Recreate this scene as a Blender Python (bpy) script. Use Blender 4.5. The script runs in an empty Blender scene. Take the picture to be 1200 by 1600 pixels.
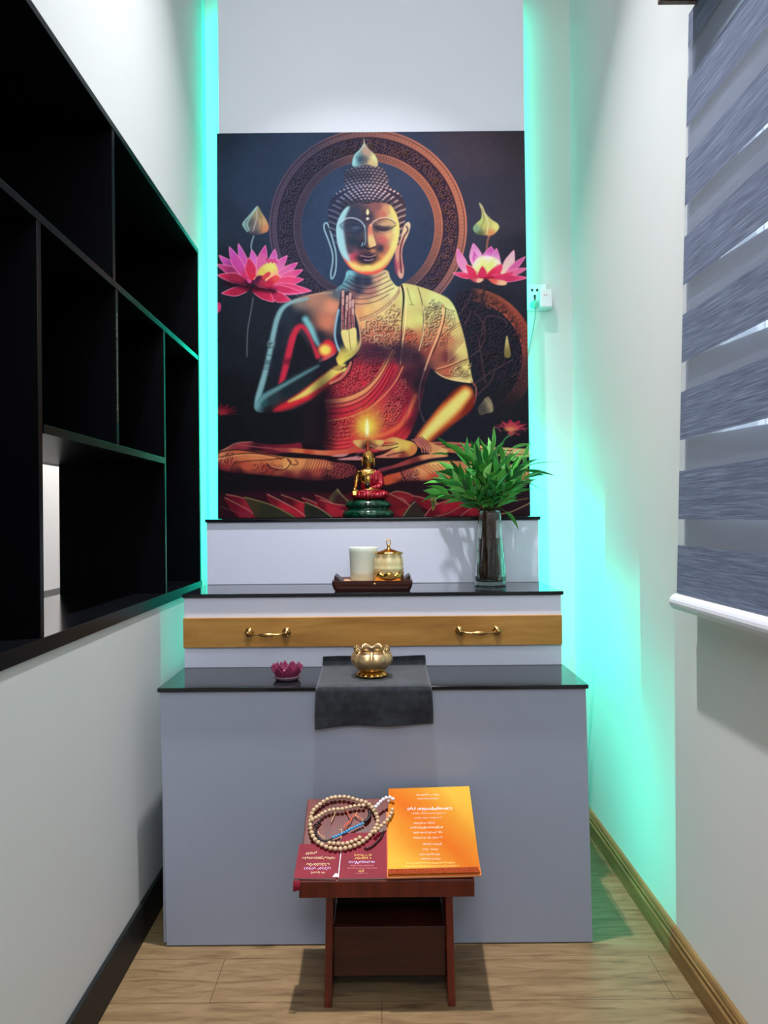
import bpy, math, random
import numpy as np
from mathutils import Vector, Matrix
PI = math.pi
random.seed(7)
S = bpy.context.scene
COL = S.collection
# ---------------------------------------------------------------- camera, world, lamps, exposure
ROLL = math.radians(.5); F = 1150.0; EYE = 1.25
cd = bpy.data.cameras.new('camera'); cam = bpy.data.objects.new('camera', cd); COL.objects.link(cam)
cd.sensor_fit = 'HORIZONTAL'; cd.sensor_width = 36; cd.lens = 36*F/1200
cd.shift_x = 10/1200; cd.shift_y = 8/1200; cd.clip_start = .02
cam.matrix_world = Matrix.Translation((0, 0, EYE)) @ Matrix.Rotation(ROLL, 4, 'Y') @ Matrix.Rotation(PI/2, 4, 'X')
S.camera = cam
S.view_settings.view_transform = 'Standard'; S.view_settings.look = 'None'; S.view_settings.gamma = 1
S.view_settings.use_curve_mapping = False; S.view_settings.exposure = 0.2
w = bpy.data.worlds.new('world'); S.world = w; w.use_nodes = True
bg = w.node_tree.nodes['Background']; bg.inputs[0].default_value = (.80, .90, 1.0, 1); bg.inputs[1].default_value = 4.0

def area(name, loc, rot, sx, sy, power, col, spread=PI, shape='RECTANGLE'):
    l = bpy.data.lights.new(name, 'AREA'); l.shape = shape; l.size = sx; l.size_y = sy; l.energy = power; l.color = col; l.spread = spread
    o = bpy.data.objects.new(name, l); o.location = loc; o.rotation_euler = rot; COL.objects.link(o); return o
def aim(o, t):
    o.rotation_euler = (Vector(t)-o.location).to_track_quat('-Z', 'Y').to_euler(); return o
LW = (.98, .97, 1.0)
# ceiling downlight of the room, followed by added fill lights
area('ceiling_lamp_light', (-.05, 1.95, 4.26), (0, 0, 0), .09, .09, 29, LW, spread=1.35, shape='DISK')
area('ceiling_fill_light', (0, -.1, 4.26), (0, 0, 0), 1.1, 1.1, 19, LW)  # unseen soft panel, added as ambient fill
aim(area('front_fill_light', (0, -1.1, 2.75), (0, 0, 0), .9, .5, 24, LW), (0, 2.6, 1.5))  # no real lamp: fill light added to brighten altar and picture from the front
# LED tape behind the altar and the white back panel
LED = (.0, 1.0, .67)
for sx, x, p1, p2, z2, l2 in ((1, .600, 1.2, 3.4, 1.05, 1.0), (-1, -.622, 3.0, 3.6, 1.62, 1.3)):
    area('led_light', (x, 3.050, 2.40), (PI/2, 0, 0), .01, 2.0, p1, LED)                   # shines on the rear wall
    area('led_light', (x+sx*.018, 3.048, z2), (PI/2, 0, 0), .01, l2, p2, LED)
# tape inside the hollow, open-sided steps
for sx, y, z, hh, p in ((1, 2.27, .37, .62, 2.0), (1, 2.56, .88, .17, 1.5), (1, 2.86, 1.12, .19, 2.2), (-1, 2.60, .88, .15, .35), (-1, 2.87, 1.12, .17, .8)):
    area('led_light', (sx*.33, y, z), (0, -sx*PI/2, 0), hh, .012, p, LED)

# ---------------------------------------------------------------- helpers
def ray(px, py):
    u, v = px-590, 808-py; c, s = math.cos(ROLL), math.sin(ROLL)
    return (u*c+v*s)/F, (-u*s+v*c)/F
def at(px, py, Y):
    a, b = ray(px, py); return Vector((a*Y, Y, EYE+b*Y))

class MB:
    def __init__(s): s.v = []; s.f = []; s.m = []
    def add(s, vs, fs, mi=0):
        n = len(s.v); s.v += [tuple(v) for v in vs]; s.f += [tuple(n+i for i in f) for f in fs]; s.m += [mi]*len(fs); return s
    def box(s, a, b, mi=0):
        (x0, y0, z0), (x1, y1, z1) = a, b
        return s.hexa([(x0, y0, z0), (x1, y0, z0), (x1, y1, z0), (x0, y1, z0), (x0, y0, z1), (x1, y0, z1), (x1, y1, z1), (x0, y1, z1)], mi)
    def hexa(s, vs, mi=0):
        return s.add(vs, [(0, 3, 2, 1), (4, 5, 6, 7), (0, 1, 5, 4), (1, 2, 6, 5), (2, 3, 7, 6), (3, 0, 4, 7)], mi)
    def lathe(s, prof, c=(0, 0, 0), n=32, sx=1, sy=1, fn=None, mi=0, cap=True):
        vs = []; fs = []
        for j, (r, z) in enumerate(prof):
            for i in range(n):
                a = 2*PI*i/n; rr, zz = (r, z) if fn is None else fn(r, z, a, j)
                vs.append((c[0]+rr*math.cos(a)*sx, c[1]+rr*math.sin(a)*sy, c[2]+zz))
        for j in range(len(prof)-1):
            for i in range(n):
                k = (i+1) % n; fs.append((j*n+i, j*n+k, (j+1)*n+k, (j+1)*n+i))
        if cap:
            fs.append(tuple(range(n-1, -1, -1))); m = (len(prof)-1)*n; fs.append(tuple(range(m, m+n)))
        return s.add(vs, fs, mi)
    def tube(s, pts, r, n=8, mi=0, flat=1., closed=False):
        pts = [Vector(p) for p in pts]; m = len(pts); vs = []; fs = []
        rr = r if isinstance(r, (list, tuple)) else [r]*m
        nrm = None
        for i, p in enumerate(pts):
            a = pts[(i-1) % m] if (i > 0 or closed) else p; b = pts[(i+1) % m] if (i < m-1 or closed) else p
            t = (b-a).normalized()
            if nrm is None:
                nrm = t.cross(Vector((0, 0, 1))); nrm = nrm if nrm.length > .05 else t.cross(Vector((1, 0, 0)))
            nrm = (nrm-t*nrm.dot(t)).normalized(); bn = t.cross(nrm)
            for k in range(n):
                q = 2*PI*k/n; vs.append(p+nrm*math.cos(q)*rr[i]+bn*math.sin(q)*rr[i]*flat)
        for i in range(m if closed else m-1):
            j = (i+1) % m
            for k in range(n): l = (k+1) % n; fs.append((i*n+k, i*n+l, j*n+l, j*n+k))
        if not closed: fs.append(tuple(range(n-1, -1, -1))); fs.append(tuple(range((m-1)*n, m*n)))
        return s.add(vs, fs, mi)
    def ball(s, c, r, n=12, m=8, mi=0, rot=None):
        r = (r, r, r) if not isinstance(r, (tuple, list)) else r; vs = []; fs = []
        R = rot or Matrix.Identity(3)
        vs.append(Vector(c)+R @ Vector((0, 0, -r[2])))
        for j in range(1, m):
            ph = -PI/2+PI*j/m
            for i in range(n):
                a = 2*PI*i/n; vs.append(Vector(c)+R @ Vector((r[0]*math.cos(ph)*math.cos(a), r[1]*math.cos(ph)*math.sin(a), r[2]*math.sin(ph))))
        vs.append(Vector(c)+R @ Vector((0, 0, r[2]))); L = len(vs)-1
        for i in range(n):
            k = (i+1) % n; fs.append((0, 1+k, 1+i)); fs.append((L, 1+(m-2)*n+i, 1+(m-2)*n+k))
            for j in range(m-2): fs.append((1+j*n+i, 1+j*n+k, 1+(j+1)*n+k, 1+(j+1)*n+i))
        return s.add(vs, fs, mi)
    def prism(s, poly, fn, d, mi=0):
        """poly of (a,b); fn(a,b,h) places a point at height h"""
        n = len(poly); vs = [fn(a, b, 0) for a, b in poly]+[fn(a, b, d) for a, b in poly]
        fs = [tuple(range(n-1, -1, -1)), tuple(range(n, 2*n))]+[(i, (i+1) % n, n+(i+1) % n, n+i) for i in range(n)]
        return s.add(vs, fs, mi)
    def grid(s, nu, nv, fn, mi=0):
        vs = [fn(i/(nu-1), j/(nv-1)) for j in range(nv) for i in range(nu)]
        return s.add(vs, [(j*nu+i, j*nu+i+1, (j+1)*nu+i+1, (j+1)*nu+i) for j in range(nv-1) for i in range(nu-1)], mi)
    def build(s, name, mats, parent=None, smooth=False, bevel=0, seg=2, origin=None):
        me = bpy.data.meshes.new(name); o = bpy.data.objects.new(name, me)
        off = Vector(origin) if origin else Vector((0, 0, 0))
        if parent is not None and origin is None: off = base_of(parent)
        me.from_pydata([tuple(Vector(v)-off) for v in s.v], [], s.f)
        for m in (mats if isinstance(mats, (list, tuple)) else [mats]): me.materials.append(m)
        for p, mi in zip(me.polygons, s.m): p.material_index = mi; p.use_smooth = bool(smooth)
        me.update(); COL.objects.link(o)
        if parent is not None: o.parent = parent; o.location = off-base_of(parent)
        else: o.location = off
        if bevel:
            b = o.modifiers.new('bevel', 'BEVEL'); b.width = bevel; b.segments = seg; b.limit_method = 'ANGLE'; b.angle_limit = .6
            if not smooth:
                for p in me.polygons: p.use_smooth = False
        return o
def base_of(o):
    v = Vector((0, 0, 0))
    while o is not None: v = v+o.location; o = o.parent
    return v
def thing(name, label, cat, loc, group=None):
    o = bpy.data.objects.new(name, None); o.empty_display_size = .05; COL.objects.link(o); o.location = loc
    return tag(o, label, cat, group)
def tag(o, label, cat, group=None):
    o['label'] = label; o['category'] = cat
    if group: o['group'] = group
    return o
def struct(o): o['kind'] = 'structure'; return o
def solid(o, t, off=-1):
    m = o.modifiers.new('solid', 'SOLIDIFY'); m.thickness = t; m.offset = off; return o
def subs(o, n=1):
    m = o.modifiers.new('sub', 'SUBSURF'); m.levels = n; m.render_levels = n; return o
def remesh(o, vox, it=4):
    m = o.modifiers.new('remesh', 'REMESH'); m.mode = 'VOXEL'; m.voxel_size = vox; m.use_smooth_shade = True
    q = o.modifiers.new('smooth', 'SMOOTH'); q.iterations = it; q.factor = .5; return o

def lin(c): return tuple((v/255/12.92 if v/255 <= .04045 else ((v/255+.055)/1.055)**2.4) for v in c[:3])
class Mat:
    def __init__(s, name, col, rough=.5, metal=0, spec=.5, **k):
        s.m = bpy.data.materials.new(name); s.m.use_nodes = True; s.t = s.m.node_tree; s.b = s.t.nodes['Principled BSDF']
        c = lin(col) if max(col) > 1.001 else col
        s.b.inputs['Base Color'].default_value = (*c, 1); s.b.inputs['Roughness'].default_value = rough; s.b.inputs['Metallic'].default_value = metal
        s.b.inputs['Specular IOR Level'].default_value = spec
        for a, b in k.items(): s.b.inputs[a.replace('_', ' ')].default_value = b
    def n(s, t, **k):
        o = s.t.nodes.new(t)
        for a, b in k.items():
            if hasattr(o, a): setattr(o, a, b)
            else: o.inputs[a.replace('_', ' ')].default_value = b
        return o
    def l(s, a, b): s.t.links.new(a, b)
    def coords(s, scale=(1, 1, 1)):
        g = s.n('ShaderNodeNewGeometry'); mp = s.n('ShaderNodeMapping'); mp.inputs['Scale'].default_value = scale; s.l(g.outputs['Position'], mp.inputs['Vector']); return mp.outputs[0]
    def noise(s, scale=5, detail=4, vec=(1, 1, 1), rough=.5, dist=0):
        o = s.n('ShaderNodeTexNoise'); o.inputs['Scale'].default_value = scale; o.inputs['Detail'].default_value = detail; o.inputs['Roughness'].default_value = rough; o.inputs['Distortion'].default_value = dist
        s.l(s.coords(vec), o.inputs['Vector']); return o.outputs['Fac']
    def ramp(s, fac, stops):
        o = s.n('ShaderNodeValToRGB'); e = o.color_ramp.elements
        while len(e) < len(stops): e.new(.5)
        for i, (p, c) in enumerate(stops): e[i].position = p; e[i].color = (*(lin(c) if max(c) > 1.001 else c), 1)
        s.l(fac, o.inputs[0]); return o.outputs[0]
    def color(s, sock): s.l(sock, s.b.inputs['Base Color']); return s
    def bump(s, fac, strength=.2, dist=.01):
        o = s.n('ShaderNodeBump'); o.inputs['Strength'].default_value = strength; o.inputs['Distance'].default_value = dist
        s.l(fac, o.inputs['Height']); s.l(o.outputs[0], s.b.inputs['Normal']); return s

def mottled(name, c1, c2, scale=3, rough=.6, spec=.3, bs=.05, vec=(1, 1, 1), bscale=None, **k):
    m = Mat(name, c1, rough, spec=spec, **k); m.color(m.ramp(m.noise(scale, 3, vec), [(.3, c1), (.7, c2)]))
    m.bump(m.noise(bscale or scale*20, 2, vec), bs, .004); return m.m
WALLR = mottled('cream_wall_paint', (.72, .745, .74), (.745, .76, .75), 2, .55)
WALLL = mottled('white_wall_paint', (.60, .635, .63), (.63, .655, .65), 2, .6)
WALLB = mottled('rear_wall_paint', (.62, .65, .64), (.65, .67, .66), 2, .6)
PANELW = mottled('bluish_white_board', (.80, .83, .92), (.82, .85, .93), 2, .5, .25)
ALTARW = mottled('bluish_white_laminate', (.70, .74, .90), (.73, .77, .91), 1.6, .42, .3)
ALTARG = mottled('grey_blue_laminate', (.32, .365, .475), (.345, .39, .50), 1.3, .42, .3)
CEIL = mottled('ceiling_white', (.75, .77, .78), (.78, .79, .8), 2, .8)
BLACKG = mottled('black_gloss_glass', (.006, .008, .011), (.009, .011, .014), 6, .09, .5, .0)
BLACKS = mottled('black_satin_board', (.0014, .0016, .0024), (.0022, .0026, .0038), 3, .32, .12, .02)
BLACKE = mottled('black_board_edging', (.018, .020, .024), (.026, .028, .032), 8, .42, .5, .02)
BLACKB = mottled('black_baseboard_paint', (.006, .007, .008), (.009, .010, .011), 4, .5, .3, .02)
def wood(name, c1, c2, c3, vec, scale=6, rough=.4, spec=.4, bs=.08, **k):
    m = Mat(name, c1, rough, spec=spec, **k); f = m.noise(scale, 6, vec, .62, .4); m.color(m.ramp(f, [(.28, c1), (.5, c2), (.72, c3)])); m.bump(f, bs, .003); return m.m
DRAWER = wood('golden_wood_veneer', (148, 102, 44), (172, 124, 58), (190, 144, 76), (1, 1, 7), 3.2, .45)
OAK = wood('baseboard_oak', (104, 74, 40), (130, 96, 54), (146, 112, 66), (8, 1, 8), 4, .45)
REDWOOD = wood('red_brown_lacquered_wood', (66, 18, 10), (90, 26, 15), (110, 36, 21), (5, 1, 1), 7, .28, .5)
DARKWOOD = wood('dark_red_brown_wood', (38, 14, 10), (52, 20, 14), (62, 24, 16), (1, 1, 6), 7, .35, .4)
TRAYW = wood('tray_wood', (46, 14, 10), (66, 22, 14), (84, 34, 20), (1, 6, 6), 8, .3, .5)
PELMETW = wood('pelmet_wood', (66, 42, 30), (84, 56, 40), (100, 68, 50), (6, 1, 6), 5, .4)
# ---------------------------------------------------------------- printed picture (painted with numpy)
import numpy as np
class Art:
    """soft brush painter; coordinates run x 341..828, y 207..809 over the board"""
    def __init__(s, W, H):
        s.W, s.H = W, H
        U, V = np.meshgrid((np.arange(W)+.5)/W, (np.arange(H)+.5)/H)
        s.X = 341+U*(479+8*V); s.Y = 209-3*U+V*(600+2*U)
        s.img = np.zeros((H, W, 3)); s.clip = None
        s.kx, s.ky = W/483., H/601.
    def box(s, x0, y0, x1, y1):
        i0 = max(0, int((x0-341)*s.kx*.985)-4); i1 = min(s.W, int((x1-341)*s.kx*1.012)+6)
        j0 = max(0, int((y0-209)*s.ky)-6); j1 = min(s.H, int((y1-206)*s.ky)+6)
        if i1 <= i0 or j1 <= j0: return None
        return slice(j0, j1), slice(i0, i1)
    @staticmethod
    def curve(p, closed=False, n=6):
        p = [np.array(q[:2], float) for q in p]; m = len(p); out = []
        if m < 3: return np.array(p)
        rng = range(m) if closed else range(m-1)
        for i in rng:
            a = p[(i-1) % m] if (closed or i > 0) else p[0]; b = p[i]; c = p[(i+1) % m]
            d = p[(i+2) % m] if (closed or i+2 < m) else p[-1]
            for k in range(n):
                t = k/n
                out.append(.5*((2*b)+(-a+c)*t+(2*a-5*b+4*c-d)*t*t+(-a+3*b-3*c+d)*t**3))
        if not closed: out.append(p[-1])
        return np.array(out)
    def segd(s, q, sl, closed, w=None):
        X, Y = s.X[sl], s.Y[sl]; best = np.full(X.shape, 1e9); inside = np.zeros(X.shape, bool)
        n = len(q); last = n if closed else n-1
        for i in range(last):
            x0, y0 = q[i]; x1, y1 = q[(i+1) % n]; dx, dy = x1-x0, y1-y0; L = dx*dx+dy*dy+1e-9
            t = np.clip(((X-x0)*dx+(Y-y0)*dy)/L, 0, 1)
            d = np.hypot(X-x0-t*dx, Y-y0-t*dy)
            if w is not None: d = d-(w[i]+(w[min(i+1, n-1)]-w[i])*t)*.5
            best = np.minimum(best, d)
            if closed:
                c = ((y0 > Y) != (y1 > Y)) & (X < (x1-x0)*(Y-y0)/(y1-y0+1e-12)+x0)
                inside ^= c
        return best, inside
    def comp(s, sl, a, col):
        if s.clip is not None: a = a*s.clip[sl]
        c = np.array(col, float)
        s.img[sl] += (c-s.img[sl])*a[..., None]
    def field(s, sl, pts, pw=3.):
        X, Y = s.X[sl], s.Y[sl]; W = 0; C = 0
        for x, y, c in pts:
            w = 1./(((X-x)**2+(Y-y)**2)+12)**(pw/2); W = W+w; C = C+w[..., None]*np.array(c, float)
        return C/W[..., None]
    def poly(s, pts, col, blur=.7, smooth=True, a=1., mask=False):
        q = s.curve(pts, True) if smooth else np.array([p[:2] for p in pts], float)
        e = blur+1; sl = s.box(q[:, 0].min()-e, q[:, 1].min()-e, q[:, 0].max()+e, q[:, 1].max()+e)
        if sl is None: return None
        d, ins = s.segd(q, sl, True); sd = np.where(ins, -d, d)
        m = np.clip(.5-sd/(2*blur), 0, 1); m = m*m*(3-2*m)*a
        if mask:
            M = np.zeros((s.H, s.W)); M[sl] = m; return M
        if isinstance(col, list): col = s.field(sl, col)
        s.comp(sl, m, col)
    def line(s, pts, col, w=1., blur=.6, a=1., smooth=True, taper=False):
        q = s.curve(pts) if smooth else np.array(pts, float)
        n = len(q)
        if taper: ww = w*np.sin(np.linspace(.12, 3.0, n))**.8
        elif len(pts[0]) > 2:
            ww = np.interp(np.linspace(0, len(pts)-1, n), range(len(pts)), [p[2] for p in pts])
        else: ww = np.full(n, float(w))
        e = ww.max()/2+blur+1; sl = s.box(q[:, 0].min()-e, q[:, 1].min()-e, q[:, 0].max()+e, q[:, 1].max()+e)
        if sl is None: return
        d, _ = s.segd(q, sl, False, ww)
        m = np.clip(.5-d/(2*blur), 0, 1); s.comp(sl, m*m*(3-2*m)*a, col)
    def dot(s, x, y, rx, ry, col, blur=1., a=1.):
        sl = s.box(x-rx-blur*2, y-ry-blur*2, x+rx+blur*2, y+ry+blur*2)
        if sl is None: return
        d = (np.hypot((s.X[sl]-x)/rx, (s.Y[sl]-y)/ry)-1)*min(rx, ry)
        m = np.clip(.5-d/(2*blur), 0, 1); s.comp(sl, m*m*(3-2*m)*a, col)
    def noise(s, sc, seed, ox=0, oy=0):
        r = np.random.RandomState(seed); g = r.rand(96, 96)
        x = (s.X+ox)/sc % 95; y = (s.Y+oy)/sc % 95; i = x.astype(int); j = y.astype(int); u = x-i; v = y-j
        u = u*u*(3-2*u); v = v*v*(3-2*v)
        return (g[j, i]*(1-u)+g[j, i+1]*u)*(1-v)+(g[j+1, i]*(1-u)+g[j+1, i+1]*u)*v
    def scroll(s, sc, seed, k=5.):
        """curling relief lines, -1..1, with its gradient used as relief light"""
        n = s.noise(sc, seed)+.35*s.noise(sc*.5, seed+1)
        return np.sin(n*k*6.283)
    def ornament(s, M, sc, seed, lite, dark, a=.8, k=2.2):
        """carved foliage relief: packed spirals and hooks, each a light ridge with a dark groove"""
        r = np.random.RandomState(seed); js, is_ = np.where(M > .3)
        if len(js) == 0: return
        x0, x1, y0, y1 = s.X[js, is_].min(), s.X[js, is_].max(), s.Y[js, is_].min(), s.Y[js, is_].max()
        keep = s.clip; s.clip = M if keep is None else M*keep
        st = sc*.95
        for jy, y in enumerate(np.arange(y0, y1+st, st*.8)):
            for x in np.arange(x0+(jy % 2)*st*.5, x1+st, st):
                x_, y_ = x+r.uniform(-.22, .22)*st, y+r.uniform(-.22, .22)*st
                i, j = int((x_-341)*s.kx), int((y_-208)*s.ky)
                if not (0 <= i < s.W and 0 <= j < s.H) or M[j, i] < .25: continue
                c = s.img[j, i]; L_ = np.array(lite[j, i] if isinstance(lite, np.ndarray) and lite.ndim == 3 else lite); D_ = np.array(dark[j, i] if isinstance(dark, np.ndarray) and dark.ndim == 3 else dark)
                L_ = L_*.45+np.clip(c*1.35+18, 0, 255)*.55; D_ = D_*.5+c*.5*.4
                R = sc*r.uniform(.34, .52); t0 = r.uniform(0, 6.28); sg = r.choice((-1, 1)); n = 8; tn = r.uniform(4.2, 7)
                q = [(x_+R*(1-.72*t/n)*np.cos(t0+sg*tn*t/n), y_+R*(1-.72*t/n)*np.sin(t0+sg*tn*t/n)) for t in range(n+1)]
                tail = (q[0][0]+R*1.0*np.cos(t0-sg*1.2), q[0][1]+R*1.0*np.sin(t0-sg*1.2)); q = [tail]+q
                wd = max(1.0, sc*.15)
                s.line([(a_+.9, b_+1.1) for a_, b_ in q], D_, wd*1.9, .8, a*.9); s.line(q, L_, wd*.8, .6, a*.9)
        s.clip = keep

def paint_picture(W, H):
    A = Art(W, H); full = (slice(None), slice(None)); X, Y = A.X, A.Y
    P, L, D = A.poly, A.line, A.dot
    K = (18, 20, 28)
    A.img[:] = A.field(full, [(341, 209, (38, 50, 66)), (400, 250, (44, 58, 80)), (480, 215, (48, 62, 84)), (575, 330, (50, 72, 102)), (640, 270, (58, 66, 90)),
        (740, 230, (76, 66, 78)), (820, 215, (66, 60, 68)), (800, 330, (62, 58, 70)), (740, 330, (58, 58, 74)), (352, 340, (36, 48, 64)), (390, 300, (42, 56, 78)), (500, 400, (46, 62, 88)),
        (820, 400, (44, 44, 56)), (345, 430, (26, 34, 46)), (400, 500, (28, 34, 44)), (360, 550, (24, 30, 38)), (350, 610, (17, 20, 27)), (450, 660, (15, 19, 25)), (390, 680, (16, 18, 24)),
        (760, 500, (32, 34, 46)), (780, 560, (28, 30, 40)), (800, 640, (26, 28, 34)), (700, 640, (24, 27, 38)), (750, 690, (26, 26, 36)), (820, 720, (22, 22, 30)), (450, 760, (20, 14, 20)),
        (350, 750, (18, 16, 22)), (600, 760, (30, 16, 24)), (800, 780, (26, 18, 26)), (500, 720, (24, 14, 20)), (580, 440, (46, 60, 84)), (650, 420, (46, 58, 82))], 3.6)
    # halo
    dx, dy = X-576, Y-357; r = np.hypot(dx, dy); th = np.arctan2(-dy, dx)
    ring = lambda a, b, e=1.: np.clip((r-a)/e+.5, 0, 1)*np.clip((b-r)/e+.5, 0, 1)
    right = np.clip(np.cos(th-.5)*.95+.08, 0, 1)[..., None]; low = np.clip((Y-440)/60, 0, 1)[..., None]*(dx < 0)[..., None]
    bc = np.array((80, 70, 90))*(1-right)+np.array((204, 122, 98))*right
    bc = bc*(1-.55*low)+np.array((40, 44, 58))*.55*low
    dk = np.array((50, 48, 68))*(1-right)+np.array((58, 42, 62))*right
    A.comp(full, ring(104, 154)*1., dk); A.comp(full, ring(142, 154), bc*.88); A.comp(full, ring(104, 116.5), bc*.72)
    for a, b, f in ((152, 154, 1.12), (142, 143.5, 1.05), (104, 105.6, 1.0), (114.5, 116.5, 1.05), (107.5, 108.4, .95)): A.comp(full, ring(a, b)*.8, bc*f)
    for a, b in ((140.2, 142), (116.7, 118.2), (150, 151.2)): A.comp(full, ring(a, b)*.7, bc*.4)
    A.comp(full, ring(109.3, 113.6)*(np.sin(th*190) > .1)*.6, bc*1.15); A.comp(full, ring(109.3, 113.6)*(np.sin(th*190) < -.3)*.5, bc*.4)
    A.comp(full, ring(145, 149)*(np.sin(th*150) > .2)*.35, bc*1.2)
    A.ornament(ring(119, 139), 9.5, 5, bc*1.05, bc*.3, .9, 1.5)
    # second halo low on the right
    r2 = np.hypot(X-728, Y-560); q2 = np.clip((r2-88)/1.5+.5, 0, 1)*np.clip((108-r2)/1.5+.5, 0, 1)*np.clip((X-735)/14, 0, 1)*np.clip((660-Y)/60, 0, 1)
    c2 = A.field(full, [(760, 450, (150, 78, 56)), (800, 480, (165, 78, 60)), (826, 520, (150, 66, 54)), (828, 600, (80, 46, 46)), (800, 660, (36, 28, 34)), (740, 460, (110, 66, 60))])
    A.comp(full, q2*.9, c2); A.comp(full, q2*(np.abs(r2-98) < 5)*(np.sin(np.arctan2(Y-560, X-728)*90) > .3)*.4, c2*.5)
    A.comp(full, (np.abs(r2-89) < 1.)*(X > 740)*.8*np.clip((650-Y)/60, 0, 1), c2*1.1)
    M = P([(712, 462), (740, 455), (775, 468), (805, 500), (817, 550), (812, 610), (790, 655), (752, 640), (745, 590), (732, 540), (716, 495)], None, 6, mask=True)
    A.ornament(M*np.clip((660-Y)/90, .15, 1), 13, 21, (96, 50, 60), (16, 18, 28), .7, 1.4)
    for p in ([(712, 500), (728, 480), (736, 462)], [(735, 560), (752, 545), (758, 520), (750, 500), (742, 492)], [(752, 528), (760, 498), (785, 500), (792, 510)], [(738, 605), (770, 582), (800, 565)], [(725, 510), (733, 497), (735, 488)],
              [(758, 600), (752, 560), (748, 530)], [(745, 620), (765, 600), (772, 585)]): L(p, (84, 60, 66), 1.4, .8, .9)
    # far buds and small lotuses
    P([(792, 527), (796, 545), (798, 558), (793, 562), (788, 558), (789, 543)], [(792, 530, (190, 170, 110)), (792, 560, (120, 105, 60))])
    P([(762, 622), (769, 632), (770, 645), (760, 648), (750, 650), (747, 640), (752, 632)], [(755, 640, (66, 62, 60)), (766, 636, (140, 124, 96))])
    L([(757, 625), (764, 633), (768, 645)], (170, 150, 120), 1, .6, .8)
    for i in range(9):
        a = -2.6+i*.52; P([(797, 676), (797+np.cos(a)*13-4, 672+np.sin(a)*8), (797+np.cos(a)*29, 671+np.sin(a)*13), (797+np.cos(a)*15+5, 673+np.sin(a)*8)], [(797, 674, (190, 80, 70)), (797+np.cos(a)*24, 671+np.sin(a)*12, (150, 34, 60))], .8)
    for a in ((775, 669), (786, 664), (800, 663), (813, 668)): L([(a[0]-6, a[1]+6), a, (a[0]+7, a[1]+7)], (215, 90, 100), 1, .6, .8)
    D(797, 673, 8, 3, (205, 120, 80), 2)
    for k in range(8):
        a = -2.9+k*.45; P([(346, 648), (346+np.cos(a)*12-3, 645+np.sin(a)*8), (346+np.cos(a)*27, 643+np.sin(a)*13), (346+np.cos(a)*13+4, 646+np.sin(a)*7)], [(346, 648, (140, 34, 46)), (346+np.cos(a)*22, 643+np.sin(a)*12, (84, 18, 36))], 1.2)
    P([(341, 475), (345, 474), (347, 480), (345, 487), (341, 489)], (205, 60, 110)); 
    # stems
    L([(398, 370), (394, 385), (396, 398)], (130, 155, 165), 2, .8); L([(397, 466), (393, 490), (388, 520), (387, 558)], (110, 115, 120), 1.5, .7, .9)
    L([(765, 370), (762, 380), (761, 392)], (150, 96, 88), 3, .8); L([(757, 440), (757, 455), (752, 480)], (52, 40, 48), 4, 2)
    # left bud
    P([(404, 323), (409, 331), (416, 342), (421, 353), (420, 362), (412, 366), (401, 368), (390, 364), (384, 358), (380, 351), (386, 342), (396, 332)],
      [(384, 352, (116, 150, 146)), (392, 350, (80, 84, 84)), (400, 352, (110, 100, 104)), (405, 335, (150, 140, 100)), (412, 348, (196, 160, 110)), (416, 358, (200, 130, 90)), (400, 366, (70, 66, 80))])
    for p in ([(403, 324), (390, 340), (382, 352), (388, 363)], [(403, 326), (392, 342), (388, 352), (391, 361)]): L(p, (150, 190, 185), 1.5, .6)
    L([(403, 330), (402, 345), (397, 362)], (180, 165, 165), 2, .8, .8); L([(405, 332), (411, 348), (409, 364)], (90, 70, 60), 1, .7, .7)
    # right bud
    P([(749, 319), (755, 325), (759, 335), (768, 345), (778, 352), (780, 359), (774, 367), (766, 371), (757, 370), (748, 369), (741, 364), (740, 357), (746, 350), (752, 344), (753, 333)],
      [(745, 360, (130, 165, 130)), (752, 350, (190, 200, 120)), (760, 355, (200, 190, 110)), (775, 357, (225, 220, 130)), (768, 367, (220, 140, 90)), (755, 330, (200, 190, 140)), (750, 368, (90, 100, 70))])
    L([(753, 328), (757, 345), (752, 358), (755, 369)], (120, 110, 50), 1.2, .8, .7); L([(757, 335), (763, 350), (761, 368)], (235, 235, 170), 1.6, .8, .7)
    # left lotus: petals as (base, tip, half-width, bend, base colour, tip colour)
    def petal(bx, by, tx, ty, w, c0, c1, edge=(255, 150, 190), bend=0., ea=.75):
        dx, dy = tx-bx, ty-by; l = np.hypot(dx, dy); nx, ny = -dy/l, dx/l
        f = lambda t, o: (bx+dx*t+nx*(o*w+bend*np.sin(t*3.14)), by+dy*t+ny*(o*w+bend*np.sin(t*3.14)))
        q = [f(0, .35), f(.2, .75), f(.5, 1), f(.8, .55), (tx, ty), f(.8, -.55), f(.5, -1), f(.2, -.75), f(0, -.35)]
        P(q, [(bx, by, c0), (bx+dx*.45, by+dy*.45, (np.array(c0)*.4+np.array(c1)*.6)), (tx, ty, c1)], .7)
        L([f(.15, .7), f(.5, .98), f(.8, .55), (tx, ty)], edge, 1., .5, ea); L([f(.15, -.7), f(.5, -.98), f(.8, -.55), (tx, ty)], edge, 1., .5, ea)
    mg, pk, rd, dkr = (190, 66, 160), (215, 80, 140), (205, 44, 84), (70, 18, 40)
    petal(398, 436, 344, 400, 9, dkr, (196, 80, 175), bend=-4); petal(398, 440, 340, 414, 8, dkr, (195, 60, 130)); petal(395, 444, 341, 431, 8, dkr, rd, bend=2)
    petal(392, 442, 374, 382, 7, pk, (185, 85, 180)); petal(388, 436, 360, 387, 8, (200, 50, 100), (190, 80, 180), bend=-2)
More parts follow.
